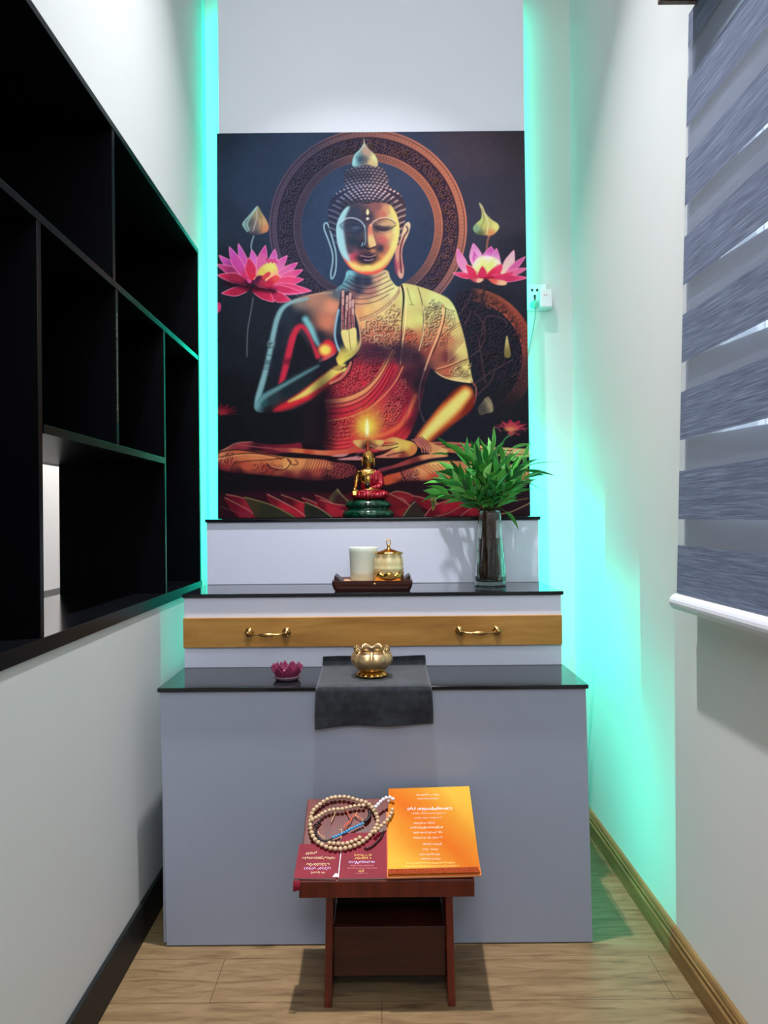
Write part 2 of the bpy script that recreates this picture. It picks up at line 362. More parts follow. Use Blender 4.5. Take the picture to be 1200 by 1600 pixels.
    petal(402, 428, 395, 392, 7, (225, 120, 190), (200, 90, 180)); petal(424, 434, 431, 391, 8, (230, 160, 200), (195, 80, 165)); petal(420, 436, 450, 401, 8, (225, 150, 170), (200, 80, 160))
    petal(430, 438, 466, 412, 7, (230, 150, 170), (205, 70, 150)); petal(432, 442, 474, 423, 7, (230, 130, 150), (210, 60, 130)); petal(405, 434, 416, 385, 8, (235, 140, 150), (190, 62, 150))
    P([(404, 432), (408, 420), (420, 412), (430, 412), (436, 425), (432, 436), (418, 440)], [(408, 428, (215, 190, 90)), (425, 418, (225, 215, 110)), (432, 434, (235, 170, 130))], 2)
    for k in range(9): D(418+k*1.9, 407+(k % 3)*2, 1.6, 1.8, (200, 50, 110), .7)
    petal(425, 444, 475, 438, 8, (235, 90, 110), (215, 60, 120)); petal(396, 438, 390, 404, 8.5, (215, 40, 70), (196, 44, 90), (240, 130, 150))
    petal(414, 450, 487, 456, 9, (190, 40, 80), (225, 80, 130)); petal(410, 448, 474, 459, 6, (170, 30, 64), (215, 60, 110))
    petal(392, 450, 348, 459, 7, (120, 20, 44), (200, 40, 80), bend=-2)
    petal(420, 455, 456, 471, 8, (150, 24, 54), (215, 56, 100), bend=3); petal(396, 452, 429, 473, 9, (140, 22, 50), (215, 46, 90), bend=-3)
    L([(352, 444), (375, 447), (400, 452), (430, 456)], (38, 10, 26), 7, 4, .85)
    P([(398, 440), (402, 432), (410, 431), (416, 438), (414, 446), (405, 448), (398, 444)], [(403, 436, (70, 26, 60)), (412, 442, (170, 44, 70))], .7); L([(398, 438), (403, 432), (410, 431)], (240, 160, 120), 1.3, .6)
    P([(411, 434), (418, 427), (424, 427), (422, 433), (414, 438)], (205, 60, 70), .6); P([(414, 447), (420, 438), (432, 430), (439, 434), (434, 442), (422, 449)], [(420, 444, (190, 40, 70)), (434, 434, (225, 80, 80))], .6); L([(416, 440), (424, 434), (433, 430), (439, 434)], (245, 190, 140), 1.3, .6)
    # right lotus
    wp = (235, 205, 215)
    petal(733, 432, 715, 391, 7, (235, 180, 190), (215, 110, 175), bend=-2); petal(748, 425, 740, 383, 10, wp, (215, 130, 190)); petal(745, 420, 741, 394, 5, (225, 120, 190), (200, 90, 170))
    petal(762, 425, 768, 388, 12, wp, (200, 80, 170)); petal(772, 430, 776, 391, 8, (240, 215, 225), (205, 110, 180)); petal(785, 432, 803, 394, 8, (235, 200, 170), (220, 180, 195), bend=2)
    petal(790, 432, 821, 404, 5, (220, 110, 150), (205, 90, 160)); 
    P([(738, 425), (744, 408), (758, 402), (772, 405), (782, 412), (784, 425), (770, 434), (750, 434)], [(755, 415, (220, 225, 120)), (768, 416, (222, 226, 130)), (745, 410, (235, 225, 200)), (782, 418, (240, 225, 220)), (762, 404, (240, 225, 225))], 2)
    for k in range(26): D(744+(k*7 % 33), 405+(k*5 % 13), 1.2, 1.2, (242, 238, 190), .8, .5)
    petal(785, 434, 824, 422, 5, (225, 110, 120), (225, 100, 160)); petal(742, 436, 708, 429, 4.5, (215, 50, 80), (225, 80, 120))
    P([(729, 416), (738, 420), (746, 428), (752, 437), (740, 437), (732, 430)], [(735, 425, (215, 50, 90)), (748, 435, (205, 40, 70))]); P([(746, 432), (754, 418), (762, 428), (766, 436), (752, 438)], (205, 44, 84)); P([(760, 432), (772, 420), (783, 415), (785, 424), (776, 435), (764, 438)], [(780, 418, (225, 60, 100)), (766, 434, (210, 44, 72))])
    for p in ([(730, 416), (740, 421), (746, 432)], [(746, 431), (754, 418), (762, 430)], [(761, 430), (770, 422), (783, 415)]): L(p, (240, 215, 150), 1., .5, .8)
    petal(760, 436, 824, 437, 6, (170, 26, 60), (225, 70, 120), bend=1); L([(722, 434), (745, 436), (770, 435), (800, 430)], (215, 50, 90), 3.5, 1.2, .9); L([(735, 438), (770, 436)], (110, 16, 40), 2, 1.2, .8)
    P([(735, 438), (748, 437), (756, 439), (750, 444), (742, 443)], [(740, 440, (200, 70, 90)), (750, 443, (240, 190, 150))]); P([(765, 438), (790, 442), (790, 448), (778, 448), (768, 444)], [(770, 440, (215, 90, 80)), (785, 447, (240, 180, 140))])
    # ---- figure: bare shoulder, arm and chest
    P([(556, 446), (532, 452), (515, 455), (498, 459), (475, 464), (452, 472), (438, 481), (431, 496), (426, 515), (421, 535), (416, 560), (410, 585), (403, 610), (397, 630), (398, 638), (405, 643), (425, 645), (450, 642), (480, 640), (520, 640), (560, 600), (580, 500)],
      [(560, 470, (140, 100, 90)), (520, 480, (214, 138, 106)), (512, 505, (200, 118, 92)), (490, 468, (170, 120, 100)), (470, 470, (130, 116, 108)), (450, 490, (34, 46, 60)), (470, 500, (30, 38, 52)), (440, 520, (28, 38, 50)), (430, 560, (26, 34, 46)), (455, 590, (24, 26, 36)),
       (480, 560, (20, 22, 32)), (500, 530, (36, 36, 50)), (525, 545, (34, 38, 56)), (410, 620, (22, 34, 42)), (440, 630, (18, 20, 28)), (500, 600, (18, 20, 28)), (535, 500, (150, 100, 90)), (530, 460, (80, 90, 100)), (480, 590, (18, 20, 28))], .9)
    P([(404, 650), (440, 648), (475, 636), (510, 606), (520, 640), (520, 690), (404, 690)], [(450, 660, (15, 19, 25)), (515, 640, (30, 18, 28)), (515, 685, (40, 18, 28))], 3)
    L([(520, 459), (498, 461), (476, 466), (454, 474)], (196, 160, 134), 2, 1.2, .6)
    L([(482, 468, 3), (456, 474, 5), (442, 484, 7), (434, 500, 8), (429, 520, 8), (424, 545, 8), (418, 572, 8), (411, 598, 9), (404, 622, 9), (401, 636, 5)], (132, 178, 182), 8, 2.6, .95)
    L([(478, 500, 9), (486, 514, 10), (493, 530, 8), (499, 541, 3)], (120, 190, 192), 8, 4.5, .95)
    L([(440, 600, 8), (447, 575, 10), (453, 550, 11), (459, 528, 11), (466, 514, 9), (474, 512, 7), (482, 522, 5), (490, 540, 4), (497, 558, 8)], (206, 42, 68), 9, 3.2, .95)
    D(453, 566, 10, 5, (80, 26, 44), 4, .7); P([(505, 562), (498, 548), (502, 540), (513, 532), (524, 540), (526, 552), (515, 562), (506, 567)], (214, 46, 56), 4); D(509, 548, 9, 8, (236, 214, 92), 4.5)
    P([(466, 524), (474, 528), (484, 545), (494, 562), (500, 572), (462, 590), (450, 594), (457, 560)], (22, 24, 32), 2.5)
    # forearm
    P([(399, 634), (412, 616), (430, 605), (450, 592), (470, 580), (490, 571), (505, 566), (524, 556), (540, 545), (560, 552), (552, 566), (538, 580), (520, 600), (502, 615), (484, 628), (464, 638), (440, 644), (415, 645), (402, 643)],
      [(402, 632, (110, 160, 165)), (412, 630, (34, 80, 84)), (425, 622, (34, 52, 58)), (450, 610, (26, 38, 46)), (480, 592, (26, 36, 44)), (510, 572, (24, 28, 40)), (530, 560, (26, 30, 42)), (420, 641, (30, 22, 30)), (440, 642, (90, 26, 36)), (500, 600, (30, 26, 34))], .9)
    L([(404, 632, 6), (414, 620, 8), (440, 605, 6), (470, 588, 5), (498, 573, 3)], (104, 152, 156), 5, 3, .85)
    L([(430, 641, 3), (455, 631, 13), (482, 616, 19), (508, 597, 19), (530, 580, 14)], (208, 40, 52), 12, 4, .97)
    L([(452, 628, 2), (475, 617, 8), (500, 600, 12), (525, 581, 12), (537, 576, 12)], (224, 204, 100), 7, 3, 1.)
    for k in range(5): L([(513+k*3.2, 570-k*1.2), (519+k*3.2, 577-k*1.), (530+k*2.6, 580-k*1.5), (538+k*1.5, 577-k*2)], (70, 24, 30), .8, .45, .85)
    for k in range(10): L([(499+k*2.4, 568-k*1.1), (501+k*2.5, 563-k*1.2)], (190, 170, 160), .7, .4, .6)
    for y in (555, 563, 567, 574, 577): L([(416-(y-555)*.25, y), (424-(y-555)*.25, y+1), (430-(y-555)*.25, y)], (36, 50, 58), .9, .5, .9)
    for k in range(6): L([(417+k*2, 565), (416+k*2, 572)], (40, 60, 66), .9, .4, .8)
    A.ornament(P([(418, 534), (430, 533), (431, 543), (420, 545)], None, 1, mask=True), 5, 9, (170, 200, 200), (30, 44, 50), .9, 1.5)
    # chest + neck
    P([(546, 424), (540, 436), (535, 446), (526, 454), (532, 470), (548, 500), (566, 507), (596, 492), (622, 466), (630, 452), (620, 449), (611, 438), (604, 424), (575, 430)],
      [(546, 432, (120, 185, 195)), (538, 446, (96, 150, 160)), (560, 440, (38, 50, 74)), (575, 442, (40, 50, 74)), (560, 455, (50, 54, 76)), (552, 462, (120, 84, 90)), (592, 438, (200, 150, 124)), (602, 440, (222, 206, 140)), (580, 456, (170, 110, 104)),
       (600, 455, (222, 200, 138)), (618, 456, (222, 216, 144)), (565, 472, (216, 150, 116)), (560, 492, (216, 150, 100)), (590, 475, (226, 190, 124)), (575, 486, (226, 178, 112)), (540, 462, (70, 80, 100)), (545, 485, (196, 130, 104))], .9)
    for k, (x0, y0, xm, ym, x1, y1) in enumerate(((546, 432, 575, 438, 603, 428), (543, 437, 575, 446, 606, 434), (540, 442, 575, 453, 610, 440), (536, 447, 576, 461, 614, 446), (550, 466, 576, 468, 616, 452), (551, 475, 580, 475, 608, 462))):
        L([(x0, y0), ((x0+xm)/2-2, (y0+ym)/2+2), (xm, ym), ((x1+xm)/2, (y1+ym)/2+1.8), (x1, y1)], (44, 30, 46), 1.1, .6, .85)
    L([(542, 440), (549, 446)], (30, 50, 70), 1, .5); L([(545, 434), (552, 440)], (30, 50, 70), 1, .5)
    # robe
    R = [(561, 503), (575, 499), (592, 490), (610, 476), (622, 462), (628, 446), (645, 447), (668, 454), (690, 463), (702, 470), (711, 483), (717, 500), (723, 520), (729, 545), (733, 568), (737, 590), (738, 600), (722, 599), (702, 595), (688, 589), (678, 581), (673, 578),
         (666, 598), (656, 640), (646, 668), (634, 688), (610, 704), (570, 708), (520, 706), (506, 700), (504, 680), (510, 650), (508, 612), (520, 602), (536, 590), (548, 572), (558, 556), (566, 544), (567, 525), (563, 510)]
    P(R, [(570, 505, (226, 168, 110)), (600, 490, (226, 200, 124)), (640, 470, (210, 214, 130)), (680, 475, (214, 222, 138)), (705, 490, (212, 220, 140)), (640, 505, (214, 206, 120)), (618, 500, (222, 190, 120)), (655, 500, (208, 206, 116)), (665, 490, (190, 180, 112)),
          (585, 520, (196, 116, 90)), (560, 530, (170, 90, 84)), (605, 525, (190, 110, 84)), (640, 530, (184, 84, 62)), (672, 525, (206, 120, 84)), (690, 510, (224, 150, 100)), (715, 520, (220, 210, 124)), (722, 550, (216, 200, 120)), (700, 535, (190, 110, 76)), (700, 560, (110, 52, 56)),
          (590, 548, (64, 40, 56)), (620, 550, (56, 38, 56)), (575, 545, (90, 50, 66)), (650, 560, (60, 34, 50)), (670, 548, (150, 66, 60)), (728, 575, (206, 186, 110)), (700, 582, (180, 90, 66)), (715, 592, (214, 190, 124)), (735, 592, (216, 200, 120)), (560, 575, (180, 44, 58)),
          (590, 575, (150, 34, 52)), (610, 575, (190, 44, 60)), (640, 590, (60, 26, 42)), (655, 600, (38, 24, 38)), (660, 580, (56, 32, 46)), (545, 590, (186, 50, 62)), (570, 600, (190, 44, 60)), (530, 620, (190, 46, 62)), (580, 620, (206, 60, 62)), (620, 610, (150, 34, 54)), (640, 625, (120, 28, 48)),
          (545, 650, (190, 44, 56)), (520, 650, (130, 26, 42)), (510, 680, (96, 22, 36)), (540, 690, (206, 50, 60)), (610, 650, (206, 70, 60)), (635, 650, (176, 36, 56)), (620, 680, (190, 44, 52)), (645, 660, (90, 24, 40)), (575, 645, (206, 90, 60)), (510, 620, (60, 20, 34))], .9)
    # ornament zones
    lt, dk_ = (238, 190, 150), (84, 34, 44)
    for pts, sc, sd, l_, d_, a_ in (([(575, 500), (600, 492), (622, 470), (626, 480), (626, 530), (615, 550), (590, 540), (566, 532), (566, 508)], 12, 31, (246, 214, 160), (120, 56, 50), .85),
                                ([(665, 470), (692, 478), (690, 505), (680, 530), (668, 550), (658, 548), (662, 505)], 9, 37, (244, 224, 160), (66, 46, 44), .85),
                                ([(700, 485), (708, 490), (712, 512), (700, 520), (693, 515)], 9, 41, (248, 236, 170), (120, 70, 56), .8),
                                ([(690, 520), (700, 520), (704, 535), (694, 545), (686, 540)], 10, 45, (240, 170, 130), (110, 50, 50), .8),
                                ([(636, 515), (652, 525), (650, 548), (640, 570), (630, 560), (628, 530)], 10, 51, (230, 150, 110), (84, 36, 44), .8),
                                ([(560, 555), (590, 548), (606, 560), (600, 585), (575, 610), (545, 620), (512, 622), (525, 605), (548, 580)], 10, 57, (226, 96, 96), (92, 14, 34), .9),
                                ([(592, 540), (620, 545), (624, 560), (600, 562)], 10, 58, (150, 110, 116), (50, 28, 44), .6),
                                ([(622, 590), (640, 600), (632, 640), (616, 668), (596, 668), (590, 648), (604, 628), (618, 608)], 9, 61, (236, 128, 110), (96, 16, 34), .9),
                                ([(513, 648), (545, 643), (556, 655), (548, 680), (514, 688)], 12, 67, (236, 110, 90), (110, 16, 34), .85),
                                ([(560, 640), (590, 632), (600, 660), (590, 680), (560, 680)], 8, 71, (246, 190, 110), (190, 80, 50), .7),
                                ([(696, 582), (715, 570), (735, 568), (734, 592), (712, 590)], 11, 73, (246, 214, 140), (90, 40, 40), .8)):
        A.ornament(P(pts, None, 3, mask=True), sc, sd, l_, d_, a_, 1.3)
    A.clip = P(R, None, .8, mask=True)
    # necklace band
    L([(556, 503), (580, 496), (604, 482), (620, 464), (626, 450)], (236, 206, 160), 6, .8, .8); A.clip = None
    for o in (0, 4.6): L([(562, 499+o), (580, 493+o*1.1), (602, 480+o), (618, 463+o), (625, 451+o)], (120, 74, 60), .9, .5, .9)
    for k in range(30):
        t = k/29; q = A.curve([(563, 501), (580, 495), (603, 482), (619, 466), (625, 455)], n=8); p = q[int(t*(len(q)-1))]; L([(p[0]-.6, p[1]-1), (p[0]+.8, p[1]+2.6)], (130, 84, 70), .7, .35, .8)
    A.clip = P(R, None, .8, mask=True)
    # long folds
    L([(627, 446, 3), (631, 458, 4), (631, 475, 3), (629, 500, 2), (627, 530, 1.5), (624, 570, 1)], (34, 30, 40), 2, .6, .95)
    for p, c, w in (([(632, 449), (635, 475), (634, 505), (630, 535), (626, 570)], (240, 220, 160), 1.8), ([(654, 452), (659, 470), (662, 490), (662, 515), (657, 540), (651, 562)], (60, 40, 44), 1.4), ([(661, 480), (664, 500), (661, 525), (655, 550)], (236, 210, 150), 1.6), ([(637, 452), (641, 468), (645, 478)], (90, 80, 50), 1),
                    ([(640, 478), (648, 479)], (110, 96, 60), 1), ([(693, 480), (692, 500), (684, 528), (674, 552), (664, 580)], (240, 180, 130), 2.6), ([(697, 484), (694, 505), (686, 532), (676, 556)], (40, 28, 38), 1.6),
                    ([(692, 479), (698, 485), (711, 489)], (90, 70, 44), 1.2)): L(p, c, w, .6, .85)
    for k in range(9): L([(695-k*.8, 560-k*5+8), (708, 548-k*5+5), (724, 536-k*4)], (110, 46, 44), 1.5, .9, .55); 
    for k in range(8): L([(700, 558-k*5+9), (712, 548-k*5+6), (726, 540-k*4)], (248, 226, 150), 1.2, .9, .5)
    L([(678, 581), (700, 576), (718, 568), (734, 562)], (60, 30, 36), 1.4, .6, .85); L([(682, 579), (702, 573), (718, 566)], (240, 170, 120), 1.6, .7, .8)
    D(726, 576, 5.5, 6, (226, 208, 124), 1); 
    for rr in (4, 7, 10): L([(726+rr*np.cos(a), 576+rr*np.sin(a)) for a in np.linspace(1.2, 5.2, 9)], (80, 44, 36), 1., .5, .8)
    L([(690, 588), (710, 590), (735, 590)], (60, 40, 36), 1, .5, .8); L([(680, 583), (695, 592), (715, 597), (737, 599)], (242, 214, 150), 2.2, .8, .8)
    # big crossing sash
    for d, c, w in ((0, (226, 150, 96), 8), (9, (212, 96, 80), 7), (16, (196, 44, 62), 8), (26, (190, 40, 58), 7)):
        L([(505, 628+d*.9), (540, 625+d*.95), (570, 612+d), (592, 590+d), (606, 566+d*1.1), (614, 552+d*1.1)], c, w, 1.5, .92)
    for d in (-5, 4.5, 11.5, 20.5, 30): L([(505, 629+d*.9), (540, 626+d*.95), (570, 613+d), (592, 591+d), (606, 567+d*1.1), (616, 545+d*1.1)], (58, 14, 32), 1.3, .7, .9)
    L([(512, 658), (545, 653), (575, 640), (600, 620), (618, 598), (630, 575)], (232, 140, 96), 1.8, .8, .9)
    D(518, 630, 16, 26, (70, 18, 34), 12, .5)
    for k in range(5): L([(560-k*7, 572+k*3), (575-k*6, 556), (590-k*5, 540)], (90, 24, 44), 1.6, .8, .6)
    for k in range(7): L([(508, 662+k*6.5), (525, 666+k*6.2), (548, 664+k*6)], (96, 14, 34), 1.3, .7, .75); L([(510, 664+k*6.5), (527, 668+k*6.2), (548, 666+k*6)], (236, 110, 84), .9, .6, .6)
    L([(580, 684), (605, 678), (630, 660), (650, 620)], (236, 120, 70), 6, 3, .7); L([(585, 692), (612, 686), (636, 664)], (110, 20, 30), 1.2, .6, .8); L([(588, 698), (618, 690), (640, 668)], (120, 20, 34), 1.2, .6, .8)
    A.clip = None
    for k in range(3): D(631+k, 545+k*9, 16, 8, (52, 34, 50), 7, .55)
    L([(668, 570), (660, 592), (655, 615), (656, 640), (663, 660)], (176, 130, 140), 1.1, .6, .9); L([(646, 612), (638, 640), (632, 662)], (110, 56, 70), 1.1, .7, .8)
    L([(736, 598), (743, 606), (744, 618), (741, 632)], (170, 96, 84), 1.8, .7, .9)
    D(505, 660, 13, 62, (20, 14, 24), 14, .9); D(656, 640, 8, 60, (26, 22, 34), 9, .6)
    # face
    F = [(541, 327), (532, 340), (527, 354), (527, 372), (530, 388), (537, 405), (547, 419), (561, 428), (575, 431), (590, 429), (604, 419), (614, 404), (621, 386), (625, 364), (623, 345), (617, 330), (609, 321), (590, 318), (575, 320), (556, 319)]
    # ears
    P([(634, 352), (640, 349), (642, 356), (638, 370), (631, 386), (629, 402), (632, 425), (629, 437), (623, 433), (619, 410), (619, 390), (626, 368)], [(637, 355, (220, 190, 150)), (626, 400, (206, 140, 120)), (628, 430, (214, 160, 140)), (621, 420, (180, 90, 100))])
    L([(636, 356), (638, 362), (632, 372), (627, 388), (626, 405), (628, 428)], (70, 40, 54), 2.4, .7, .9); L([(617, 405), (619, 425), (622, 432)], (180, 60, 90), 1.6, .8, .8)
    P([(508, 352), (512, 349), (516, 354), (521, 372), (527, 398), (526, 424), (521, 437), (517, 434), (520, 405), (514, 378)], (46, 58, 80))
    L([(516, 358), (512, 350), (508, 352), (508, 360), (514, 376), (520, 395), (521, 410), (518, 428), (519, 437), (523, 433), (526, 420), (526, 398), (522, 380), (517, 362)], (158, 196, 208), 1.9, .7, .95)
    HR = [(530, 388), (522, 372), (516, 358), (514, 342), (514, 326), (519, 312), (530, 300), (541, 292), (538, 284), (539, 274), (545, 264), (554, 259), (575, 257), (590, 259), (600, 266), (606, 276), (608, 286), (608, 292), (620, 300), (631, 312), (635, 328), (634, 345), (630, 362), (622, 386), (615, 350), (575, 325), (535, 350)]
    P(HR, [(520, 330, (44, 52, 74)), (560, 275, (52, 58, 82)), (600, 280, (70, 56, 72)), (580, 310, (60, 50, 70)), (630, 340, (76, 56, 66)), (575, 322, (36, 44, 66))])
    HM = P(HR, None, .6, mask=True)*(1-P(F, None, .6, mask=True)); A.clip = HM
    for j in range(34):
        y0 = 262+j*4.7+(j > 8)*0
        for i in range(-13, 14):
            x = 575+i*(6.2 if j > 6 else 6.0)+(j % 2)*3.; cv = .0105 if j > 6 else .006
            y = y0+cv*(x-575)**2-(2 if j > 6 else 0)
            if y > 395: continue
            t = np.clip((x-525)/100, 0, 1); c = np.array((120, 128, 156))*(1-t)+np.array((226, 184, 172))*t
            br = .75+.35*np.exp(-((y-300)/14)**2)-.25*np.exp(-((y-276)/8)**2)*(x < 580)
            if abs(x-575) < 42 and y > 314: br *= .65
            D(x, y+1.4, 2.4, 2., (30, 26, 44), .8, .7); D(x, y, 2.1, 1.6, np.clip(c*br, 0, 255), .8, .95)
    A.clip = None
    # flame finial
    P([(570, 216), (572, 226), (578, 234), (586, 242), (591, 252), (590, 262), (575, 259), (554, 262), (552, 252), (556, 242), (564, 234), (569, 226)],
      [(554, 254, (140, 196, 200)), (558, 242, (120, 170, 176)), (565, 250, (48, 76, 96)), (572, 252, (96, 88, 96)), (574, 238, (190, 150, 130)), (586, 248, (220, 222, 150)), (580, 255, (214, 180, 130)), (570, 224, (196, 190, 160))], .7)
    L([(555, 258), (556, 245), (564, 236), (569, 228)], (170, 214, 214), 1.4, .6, .8)
    P(F, [(575, 340, (56, 52, 72)), (555, 335, (54, 60, 80)), (560, 360, (44, 54, 76)), (552, 380, (38, 54, 70)), (548, 395, (60, 60, 76)), (565, 385, (40, 44, 64)), (575, 410, (36, 32, 50)), (600, 335, (190, 104, 90)), (590, 325, (130, 80, 84)), (613, 340, (214, 196, 124)), (605, 330, (206, 150, 110)),
          (600, 378, (196, 92, 92)), (610, 370, (220, 170, 116)), (620, 365, (212, 210, 140)), (618, 385, (208, 206, 134)), (606, 392, (196, 110, 84)), (596, 390, (52, 48, 66)), (600, 405, (214, 130, 84)), (552, 403, (206, 66, 92)), (547, 402, (196, 110, 120)), (590, 415, (226, 160, 84)), (575, 419, (234, 196, 90)), (556, 416, (230, 150, 90)), (575, 428, (226, 70, 70)), (590, 426, (214, 80, 80))], .8)
    A.clip = P(F, None, .7, mask=True)
    L([(543, 326, 8), (534, 342, 13), (531, 360, 15), (533, 380, 15), (538, 396, 11), (545, 408, 5)], (158, 208, 212), 12, 3.2, .95)
    L([(547, 412, 5), (558, 420, 8), (575, 422, 9), (592, 418, 9), (606, 405, 9), (616, 388, 10), (622, 365, 10), (619, 342, 10), (612, 326, 5)], (230, 212, 120), 9, 3, .85)
    L([(540, 408), (550, 421), (563, 428), (577, 430), (592, 427), (604, 418)], (224, 80, 72), 2.2, 1.2, .85); D(574, 405, 17, 9, (38, 34, 52), 4, .9)
    D(598, 357, 14, 8, (46, 44, 62), 4, .85); D(604, 352, 12, 3.4, (216, 168, 128), 2, .85); D(551, 356, 16, 9, (42, 52, 74), 4, .6); D(557, 358, 7, 2.5, (90, 96, 120), 2, .7)
    P([(577, 355), (582, 352), (584, 368), (588, 382), (585, 388), (578, 388), (576, 372)], [(580, 360, (206, 120, 100)), (583, 378, (222, 190, 130)), (580, 386, (216, 170, 120))], 1.1)
    L([(571, 354), (572, 368), (572, 380), (570, 385)], (140, 180, 196), 1.3, .7, .85); L([(566, 386), (568, 381)], (140, 180, 190), 1.4, .6); L([(584, 386), (588, 383)], (240, 200, 150), 1.8, .7); L([(570, 388), (577, 391), (586, 388)], (28, 26, 44), 2.4, 1, .9)
    L([(532, 350), (540, 344), (550, 342), (561, 345), (568, 351), (571, 357)], (176, 190, 206), 1.6, .6, .95); L([(533, 353), (541, 347), (551, 345), (561, 348)], (30, 36, 56), 1.2, .7, .7)
    L([(580, 355), (585, 348), (595, 343), (606, 342), (614, 345), (620, 350)], (224, 190, 170), 1.6, .6, .9); L([(592, 346), (604, 344), (613, 347), (619, 352)], (40, 30, 44), 1.3, .6, .8)
    L([(587, 357), (597, 361), (609, 360), (619, 354)], (50, 34, 48), 1.4, .6, .9); L([(594, 364), (603, 365), (610, 362)], (224, 170, 134), 1.2, .7, .7); L([(532, 354), (538, 359), (546, 362), (558, 363)], (56, 84, 104), 1.3, .7, .8)
    L([(564, 399), (570, 398), (576, 400), (582, 398), (588, 399)], (96, 60, 76), 1.6, .8, .8); L([(565, 401), (573, 403), (581, 403), (588, 400)], (190, 140, 146), 1.4, .8, .85); L([(570, 408), (577, 409), (584, 407)], (206, 160, 170), 1.3, .8, .85); L([(561, 400), (566, 403)], (150, 100, 110), 1.2, .8, .6)
    D(584, 394, 4, 3, (214, 140, 104), 1.6, .6)
    A.clip = None
    P([(575.5, 328), (578, 334), (575.5, 338), (573, 334)], (226, 212, 160), .7); D(575.5, 343.5, 2.3, 2.3, (220, 206, 176), .7)
    # raised hand
    P([(534, 457), (537, 453), (541, 458), (546, 457), (549, 462), (553, 474), (557, 490), (562, 508), (565, 524), (565, 538), (560, 550), (550, 560), (540, 566), (531, 572), (526, 562), (530, 553), (525, 542), (523, 526), (525, 508), (529, 486), (532, 470)],
      [(528, 500, (34, 50, 70)), (530, 535, (28, 36, 56)), (560, 520, (40, 40, 58)), (545, 480, (60, 44, 60)), (535, 560, (220, 190, 90)), (553, 552, (226, 206, 100))], .8)
    L([(530, 486), (526, 505), (524, 525), (527, 540), (531, 549)], (150, 196, 214), 3, 1.2, .9); L([(555, 486), (561, 506), (564, 526), (563, 540), (556, 552)], (226, 170, 130), 2.2, .8, .9)
    for i, (x0, y0, x1, y1) in enumerate(((537, 457, 536, 516), (543.5, 465, 541.5, 516), (548, 461, 547.5, 515), (552, 472, 553, 514))):
        L([(x0, y0), ((x0+x1)/2, (y0+y1)/2), (x1, y1)], (206, 160, 150), 4, .7, .95); L([(x0+.3, y0+24), (x1+.2, y1)], (120, 44, 58), 2.2, .6, .9, smooth=False)
        for k in range(4): L([(x0-2+(x1-x0)*(k+1)/5, y0+10+k*12), (x0+2+(x1-x0)*(k+1)/5, y0+10+k*12)], (60, 30, 44), .9, .5, .8)
        L([(x0+2.6, y0+4), (x1+2.8, y1)], (40, 22, 40), 1.1, .5, .9, smooth=False)
    P([(534, 519), (545, 517), (556, 514), (558, 530), (557, 545), (552, 552), (545, 549), (538, 538)], [(545, 530, (224, 206, 130)), (552, 545, (226, 214, 120))], .7); L([(546, 518), (547, 532), (549, 548)], (60, 50, 40), .8, .5, .8)
    L([(533, 568, 8), (541, 559, 11), (552, 552, 6)], (228, 214, 96), 9, 2.6, .9)
    L([(541, 575), (548, 570), (553, 562), (562, 556)], (60, 24, 34), 2, .8, .9); L([(517, 600), (532, 592), (543, 580), (549, 568)], (206, 116, 96), 4, 1, .9); L([(519, 603), (536, 595), (548, 580), (552, 566)], (40, 20, 30), 2, .7, .9)
    # right forearm
    P([(722, 604), (734, 607), (741, 618), (742, 630), (736, 643), (720, 656), (704, 668), (690, 680), (674, 692), (662, 700), (648, 688), (656, 674), (672, 654), (690, 632), (706, 614)],
      [(700, 645, (170, 66, 36)), (735, 642, (120, 36, 28)), (685, 684, (120, 36, 30)), (700, 618, (96, 32, 28)), (655, 672, (130, 50, 44))], 2.6)
    L([(728, 616, 20), (712, 634, 26), (694, 652, 26), (676, 670, 22), (662, 686, 18)], (214, 124, 58), 24, 4.5, .95)
    L([(728, 617, 12), (712, 634, 17), (694, 652, 17), (676, 670, 14), (660, 687, 10)], (226, 212, 116), 16, 5, 1.)
    D(598, 556, 44, 13, (50, 32, 50), 11, .62)
    # lap: far thigh strip, forearm strip
    P([(341, 708), (352, 700), (365, 694), (378, 690), (392, 690), (420, 694), (450, 694), (470, 692), (470, 705), (440, 708), (400, 712), (360, 712)], [(345, 706, (150, 80, 66)), (380, 692, (140, 50, 60)), (420, 698, (96, 26, 42)), (460, 696, (120, 30, 46)), (400, 705, (50, 20, 30))], 1.5)
    L([(341, 706), (356, 699), (370, 692), (395, 690)], (190, 130, 110), 1.1, .6, .8); L([(372, 694), (400, 698), (425, 700)], (190, 90, 96), 1.2, .7, .8)
    P([(425, 700), (455, 700), (480, 702), (510, 704), (540, 702), (566, 694), (578, 690), (578, 698), (560, 706), (530, 712), (500, 711), (470, 708), (440, 705)], [(440, 702, (150, 60, 60)), (470, 704, (214, 116, 72)), (500, 706, (206, 110, 76)), (530, 704, (206, 90, 66)), (560, 700, (190, 70, 60)), (575, 692, (210, 130, 90)), (480, 708, (180, 70, 50))], .9)
    for k, (a, b, c, d) in enumerate(((518, 713, 545, 711), (527, 718, 562, 714), (543, 718, 580, 712))): P([(a, b), ((a+c)/2, b-3), (c, d-1), ((a+c)/2+3, b+1)], (196, 130, 130), .8)
    # left shin in patterned cloth
    LG = [(341, 712), (352, 704), (368, 702), (385, 704), (410, 706), (435, 712), (455, 715), (480, 716), (505, 718), (520, 722), (540, 724), (556, 730), (556, 742), (530, 748), (500, 750), (470, 748), (440, 744), (400, 740), (365, 737), (341, 730)]
